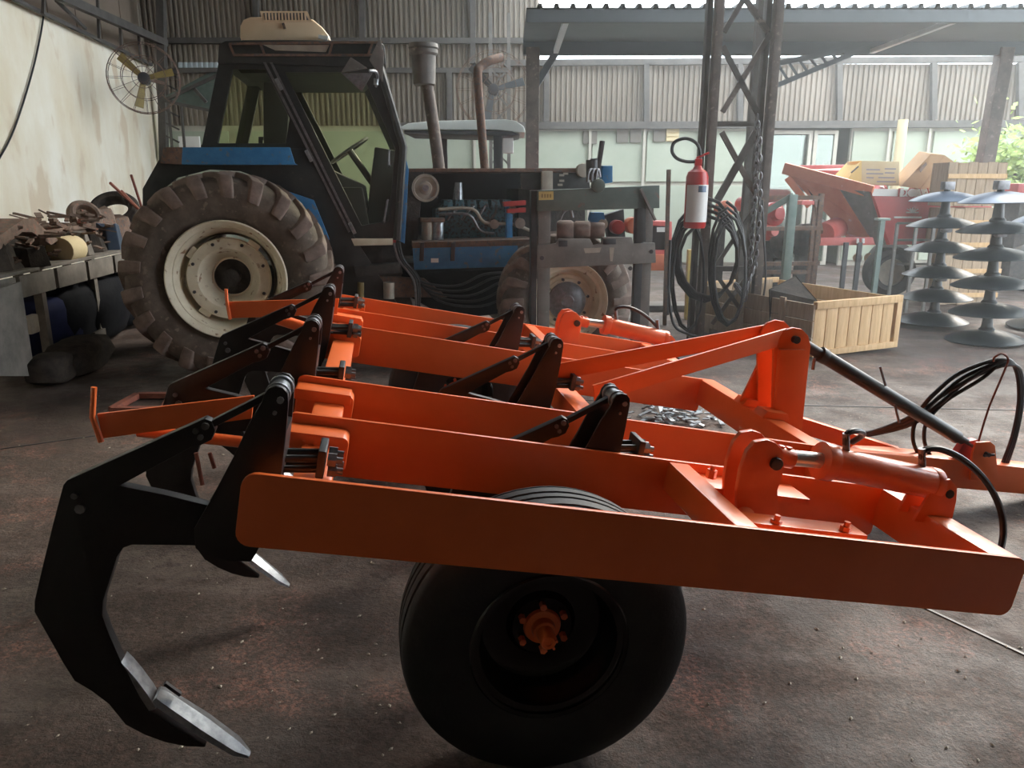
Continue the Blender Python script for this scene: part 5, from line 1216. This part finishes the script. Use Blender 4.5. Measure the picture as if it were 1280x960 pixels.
MB().beam(c, AY(625,112,13.95), .05, .05).build('fan_bracket', M['darkbeam'], ft, smooth=False)
# green sheet on bracket frame in the corner
tp_ = thing('green_awning', 'small dull green awning sheet on steel bracket in the left corner', 'awning', AY(210,130,14.5))
a = [AY(x,y,14.2) for x,y in ((207,120),(262,90),(282,88),(262,140),(240,134),(225,131))]; 
MB().prism(a, [p+V((0,.02,0)) for p in a]).build('awning_sheet', M['greensteel'], tp_, smooth=False)
for x0,y0,x1,y1 in ((204,126,272,94),(204,126,262,138),(243,111,258,128),(212,90,275,88)): MB().beam(AY(x0,y0,14.15), AY(x1,y1,14.15), .05, .05).build('bracket_arm', M['darkbeam'], tp_, smooth=False)
# small lattice mast in the corner
ms = thing('corner_lattice_mast', 'thin lattice mast in the corner behind the wire cage fan', 'mast', V((AY(212,200,15).x,15,0)))
for x in (208, 224): MB().beam(V((AY(x,150,15).x,15,0)), V((AY(x,100,15).x,15,AY(x,85,15).z)), .04, .04).build('mast_leg', M['darkbeam'], ms, smooth=False)
for i in range(7): MB().beam(AY(208,90+i*16,15), AY(224,98+i*16,15), .03, .03).build('mast_brace', M['darkbeam'], ms, smooth=False)
a = AY(237,178,15.5); one(MB().box(a, .4, .05, .22), 'white_sign', M['white'], 'small white sign plate above the tractor blue fender stripe', 'sign', smooth=False)
# cable on the cream wall
one(MB().tube([WL(56,0,.03), WL(53,30,.03), WL(44,75,.03), WL(30,125,.03), WL(14,170,.03), WL(-5,205,.03)], .012, 6, smooth=5), 'wall_cable', M['hose'], 'dark cable hanging in a curve on the cream left wall', 'cable')

# ================================================================ SCRAP BENCH AT THE LEFT WALL
zb_ = .92
F0, F1 = GZ(-40, 352, zb_), GZ(168, 309, zb_)
bx = (F1-F0).normalized(); by = V((-bx.y, bx.x, 0)); Lb = (F1-F0).length
if by.dot(V((-1,0,0))) < 0: by = -by
def Bp(u, v, z): return F0 + bx*u + by*v + V((0,0,z-zb_))
bn = thing('scrap_bench', 'long grey steel workbench along the cream wall, heaped with scrap', 'workbench', V((Bp(Lb/2,.4,0).x, Bp(Lb/2,.4,0).y, 0)))
def bbox(u0,u1,v0,v1,z0,z1): return MB().box(Bp((u0+u1)/2,(v0+v1)/2,(z0+z1)/2), u1-u0, v1-v0, z1-z0, bx, by, V((0,0,1)))
bbox(0,Lb,0,.8,zb_-.03,zb_).build('bench_top', M['bench'], bn, bevel=.004)
nd = 5
for i in range(nd):
    bbox(Lb*i/nd+.03,Lb*(i+1)/nd-.03,-.015,.02,zb_-.22,zb_-.04).build('apron_panel', M['bench'], bn, bevel=.006)
for u in (.05, Lb*.33, Lb*.66, Lb-.05):
    for v in (.04,.74): bbox(u-.035,u+.035,v-.035,v+.035,0,zb_-.03).build('bench_leg', M['bench'], bn, smooth=False)
uL = 0
# broad grey steel plate leaning at the left end
pp = [onplane(x,y,by,by.dot(Bp(0,-.12,0))) for x,y in ((-30,372),(26,352),(44,470),(-30,470))]
for p in pp: 
    if p.z < .01: p.z = .01
one(MB().prism(pp, [p+by*.02 for p in pp]), 'steel_plate', M['bench'], 'broad grey steel plate leaning on the near end of the scrap bench', 'plate', smooth=False)
# scrap on the bench, piece by piece
def lump(u, v, z, sx, sy, sz, m, label, nm='scrap_block', cat='scrap', seed=0, rot=0, tilt=0):
    rnd = random.Random(seed); mb = MB()
    c = Bp(u, v, z+sz/2); a = bx*math.cos(rot)+by*math.sin(rot); b = by*math.cos(rot)-bx*math.sin(rot); zz_ = V((0,0,1))
    n = 7; ring = []; top = []
    for i in range(n):
        t = 2*math.pi*i/n; k = rnd.uniform(.75,1.1)
        ring.append(c + a*(math.cos(t)*sx/2*k) + b*(math.sin(t)*sy/2*k) - zz_*sz/2)
        k *= rnd.uniform(.6,1.0); top.append(c + a*(math.cos(t)*sx/2*k) + b*(math.sin(t)*sy/2*k) + zz_*sz*(rnd.uniform(.2,.5)))
    mb.prism(ring, top); return one(mb, nm, M[m], label, cat, bevel=.01, smooth=False)
def bend(pts, w, t, m, label, nm, cat='scrap'):
    mb = MB()
    for p, q in zip(pts[:-1], pts[1:]): mb.beam(p, q, w, t)
    return one(mb, nm, M[m], label, cat, smooth=False)
def BPx(px, py, v): return onplane(px, py, by, by.dot(Bp(0, v, 0)))
# folded angle plate forming the peak at the left
pk = thing('folded_sheet', 'brown folded steel sheet standing like a roof at the left of the bench', 'sheet', BPx(35,330,.4))
a = [BPx(x,y,.12) for x,y in ((-8,300),(30,273),(42,273),(62,292),(74,300),(64,306),(40,290),(28,290),(-8,318))]
MB().prism(a, [p+by*.5 for p in a]).build('sheet_fold', M['scrapbrown'], pk, smooth=False)
lump(.9,.35,zb_,1.3,.6,.32,'scrapdark','dark heap block under the folded steel sheet',seed=1)
u_of = lambda px: (BPx(px,330,.3)-F0).dot(bx)
q = BPx(84,312,.12); one(MB().cyl(q-bx*.16+V((0,0,.0)), q+bx*.16, .13, seg=18), 'cream_drum', M['cardpale'], 'short cream cylinder lying at the front of the scrap bench', 'drum', bevel=.02)
items = [(62,.4,.5,.5,.22,'scrapdark','black casting left of the cream cylinder'),(100,.15,.25,.3,.26,'bench','grey bottle shaped fitting right of the cream cylinder'),(75,.6,.8,.4,.3,'scrapbrown','brown flat casting behind the cream cylinder'),(110,.5,.9,.5,.35,'scrapbrown','rusty plate heap in the middle of the bench'),(128,.45,.7,.5,.5,'scrapbrown','reddish rusty gear housing right of the middle heap'),(150,.4,.9,.5,.35,'rust','brown bracket pile at the far end of the bench'),(140,.15,.35,.3,.3,'discblue','bluish metal block at the front far end of the bench'),(20,.2,.6,.4,.2,'scrapdark','black box at the near end of the bench'),(5,.5,.7,.4,.35,'bench','grey cover at the near end behind the black box'),(118,.2,.4,.3,.2,'scrapdark','black cap in front of the rusty plate heap')]
for i, (px, v, sx, sy, sz, m, lb) in enumerate(items): lump((BPx(px,330,v)-F0).dot(bx), v, zb_, sx, sy, sz, m, lb, seed=i+5, rot=i*.7)
rnd = random.Random(3)
bars = [((55,290),(112,282),'scrapbrown','long brown bar lying across the top of the scrap'),((60,296),(118,300),'bench','grey channel bar lying below the long brown bar'),((100,276),(132,304),'rust_red','red oxide flat bar slanting down through the scrap'),((104,300),(126,296),'bolt','short shiny bar on the rusty heap'),((66,278),(90,290),'rust','short rusty bar at the top left of the heap')]
for (a_, b_, m, lb) in bars: bend([BPx(*a_,.35), BPx(*b_,.35)], .07, .04, m, lb, 'scrap_bar')
tiny = MB()
for i in range(170):
    u = rnd.uniform(.9, Lb-.2); v = rnd.uniform(.05,.7); z = zb_+ rnd.uniform(.05,.42)*(1-.4*abs(v-.4)); p = Bp(u,v,z); d = V((rnd.uniform(-1,1),rnd.uniform(-1,1),rnd.uniform(-.4,.4))).normalized()
    tiny.beam(p, p+d*rnd.uniform(.05,.22), rnd.uniform(.02,.06), rnd.uniform(.01,.03))
o_ = tiny.build('small_scrap', M['scrapbrown'], smooth=False); tag(o_, 'small rusty offcuts scattered through the heap on the bench', 'scrap', kind='stuff')
# worn tyre and half coil on the heap, red rods
def torus(c, ax, R0, r0, name, m, label, cat): 
    prof = [(math.cos(2*math.pi*i/10)*r0*1.3, R0+math.sin(2*math.pi*i/10)*r0) for i in range(10)]
    return one(MB().lathe(prof, c, ax, 40, closed=True), name, M[m], label, cat)
torus(BPx(143,264,.5), V((.15,-.75,.8)), .23, .07, 'small_tyre', 'scrapdark', 'small worn black tyre leaning on top of the far scrap heap', 'tyre')
torus(BPx(106,270,.4), V((.7,-.5,.5)), .14, .045, 'steel_ring', 'scrapbrown', 'small brown steel ring standing left of the worn tyre', 'ring')
for k, (a_, b_) in enumerate((((138,229),(178,266)),((152,239),(180,268)),((164,219),(178,262)))):
    one(MB().cyl(BPx(*a_,.12), BPx(*b_,.15), .016, seg=8), 'red_rod', M['rust_red'], ('longest red oxide rod leaning leftmost above the tyre', 'middle red oxide rod leaning between the two others', 'steepest red oxide rod nearest the big tractor wheel')[k], 'rod')
# stuff under the bench
def bagx(px, v, sx, sy, sz, m, lb, seed, cat='bag', nm='plastic_bag'):
    rnd = random.Random(seed); c = Bp((BPx(px,420,v)-F0).dot(bx), v, sz/2)
    mb = MB(); n1, n2 = 12, 8; vs = []
    ks = [[rnd.uniform(.85,1.1) for _ in range(n1)] for _ in range(n2+1)]
    for j in range(n2+1):
        ph = -math.pi/2 + math.pi*j/n2
        for i in range(n1):
            t = 2*math.pi*i/n1; k = ks[j][i]
            e = lambda a: math.copysign(abs(a)**.6, a)
            vs.append(c + bx*(e(math.cos(t))*math.cos(ph)**.6*sx/2*k if abs(math.cos(ph))>1e-6 else 0) + by*(e(math.sin(t))*(abs(math.cos(ph))**.6)*sy/2*k) + V((0,0,e(math.sin(ph))*sz/2)))
    fs = [(j*n1+i, j*n1+(i+1)%n1, (j+1)*n1+(i+1)%n1, (j+1)*n1+i) for j in range(n2) for i in range(n1)]
    mb.add(vs, fs); return one(mb, nm, M[m], lb, cat, ang=60)
bagx(45,.3,.9,.6,.62,'navy','navy blue plastic bundle under the bench beside the leaning plate',1)
bagx(80,.3,1.2,.6,.72,'bag','large black plastic bag under the middle of the bench',2)
bagx(118,.25,1.1,.6,.68,'bag','black covered bundle under the far half of the bench',3)
bagx(150,.3,.9,.6,.75,'bag','black bundle at the far end under the bench beside the wheel',4)
bagx(95,-.25,.8,.4,.3,'scrapdark','low dark bundle on the floor before the bench',5)
bagx(60,-.2,.5,.35,.25,'scrapdark','small dark bundle on the floor right of the leaning plate',6)
p = BPx(125,424,-.05); one(MB().box(p, .25, .03, .18, bx, by), 'grey_card', M['bench'], 'small dull grey card on the black bundle under the bench', 'card', smooth=False)
p = BPx(40,405,.0); one(MB().box(p, .14, .06, .16, bx, by), 'pale_can', M['filter'], 'small pale can beside the leaning steel plate', 'can', bevel=.02)
# ---- things on the floor
cG = GZ(150, 500)
fr2 = thing('rusty_floor_frame', 'thin reddish rusty frame lying on the floor behind the upturned hook', 'frame', GZ(185,505))
cor = [GZ(x,y,.03) for x,y in ((140,512),(172,494),(215,494),(205,512))]
for i in range(4): MB().beam(cor[i], cor[(i+1)%4], .05, .04).build('frame_side', M['rust_red'], fr2, smooth=False)
# red and white panel seen between the rear shanks
p = GZ(350, 436); rp3 = thing('red_white_panel', 'red panel with white edge lying low behind the rear shanks', 'panel', GZ(352,440))
MB().box(GZ(352,440)+V((0,0,.06)), .42, .5, .12).build('red_part', M['redpaint'], rp3, bevel=.01); MB().box(GZ(350,432)+V((0,0,.14)), .42, .5, .03).build('white_part', M['white'], rp3, bevel=.005)
# scrap and swarf pile inside the plough frame
rnd = random.Random(11); mb = MB(); c = GZ(845,524)
for i in range(90):
    p = c + V((rnd.gauss(0,.13), rnd.gauss(0,.15), rnd.uniform(.0,.09))); d = V((rnd.uniform(-1,1),rnd.uniform(-1,1),rnd.uniform(-.3,.3))).normalized(); mb.beam(p, p+d*rnd.uniform(.03,.12), .03, .008)
tag(mb.build('metal_offcuts', M['steel'], smooth=False), 'pile of shiny metal offcuts on the floor inside the orange frame', 'offcuts', kind='stuff')
rnd = random.Random(12); mb = MB()
for i in range(420):
    px, py = rnd.uniform(-50,1330), rnd.uniform(380,955); p = GZ(px, py, .003); s = rnd.uniform(.003,.009)*(1+p.y*.12)
    a = rnd.uniform(0,6.28); d = V((math.cos(a),math.sin(a),0)); e = V((-d.y,d.x,0)); mb.add([p-d*s, p+e*s*.6, p+d*s, p-e*s*.6, p+V((0,0,s*.4))], [(0,1,4),(1,2,4),(2,3,4),(3,0,4)])
tag(mb.build('floor_chips', M['filter'], smooth=False), 'tiny pale metal chips scattered over the dirty concrete floor', 'debris', kind='stuff')
for k, (x, y, x1, y1, lb) in enumerate(((1040,425,1062,436,'short dark bar on the floor beside the pine crate foot'),(590,398,668,401,'flat steel strip lying under the tractor tank'))):
    one(MB().beam(GZ(x,y,.02), GZ(x1,y1,.02), .05, .02), 'floor_bar', M['bolt'], lb, 'bar', smooth=False)
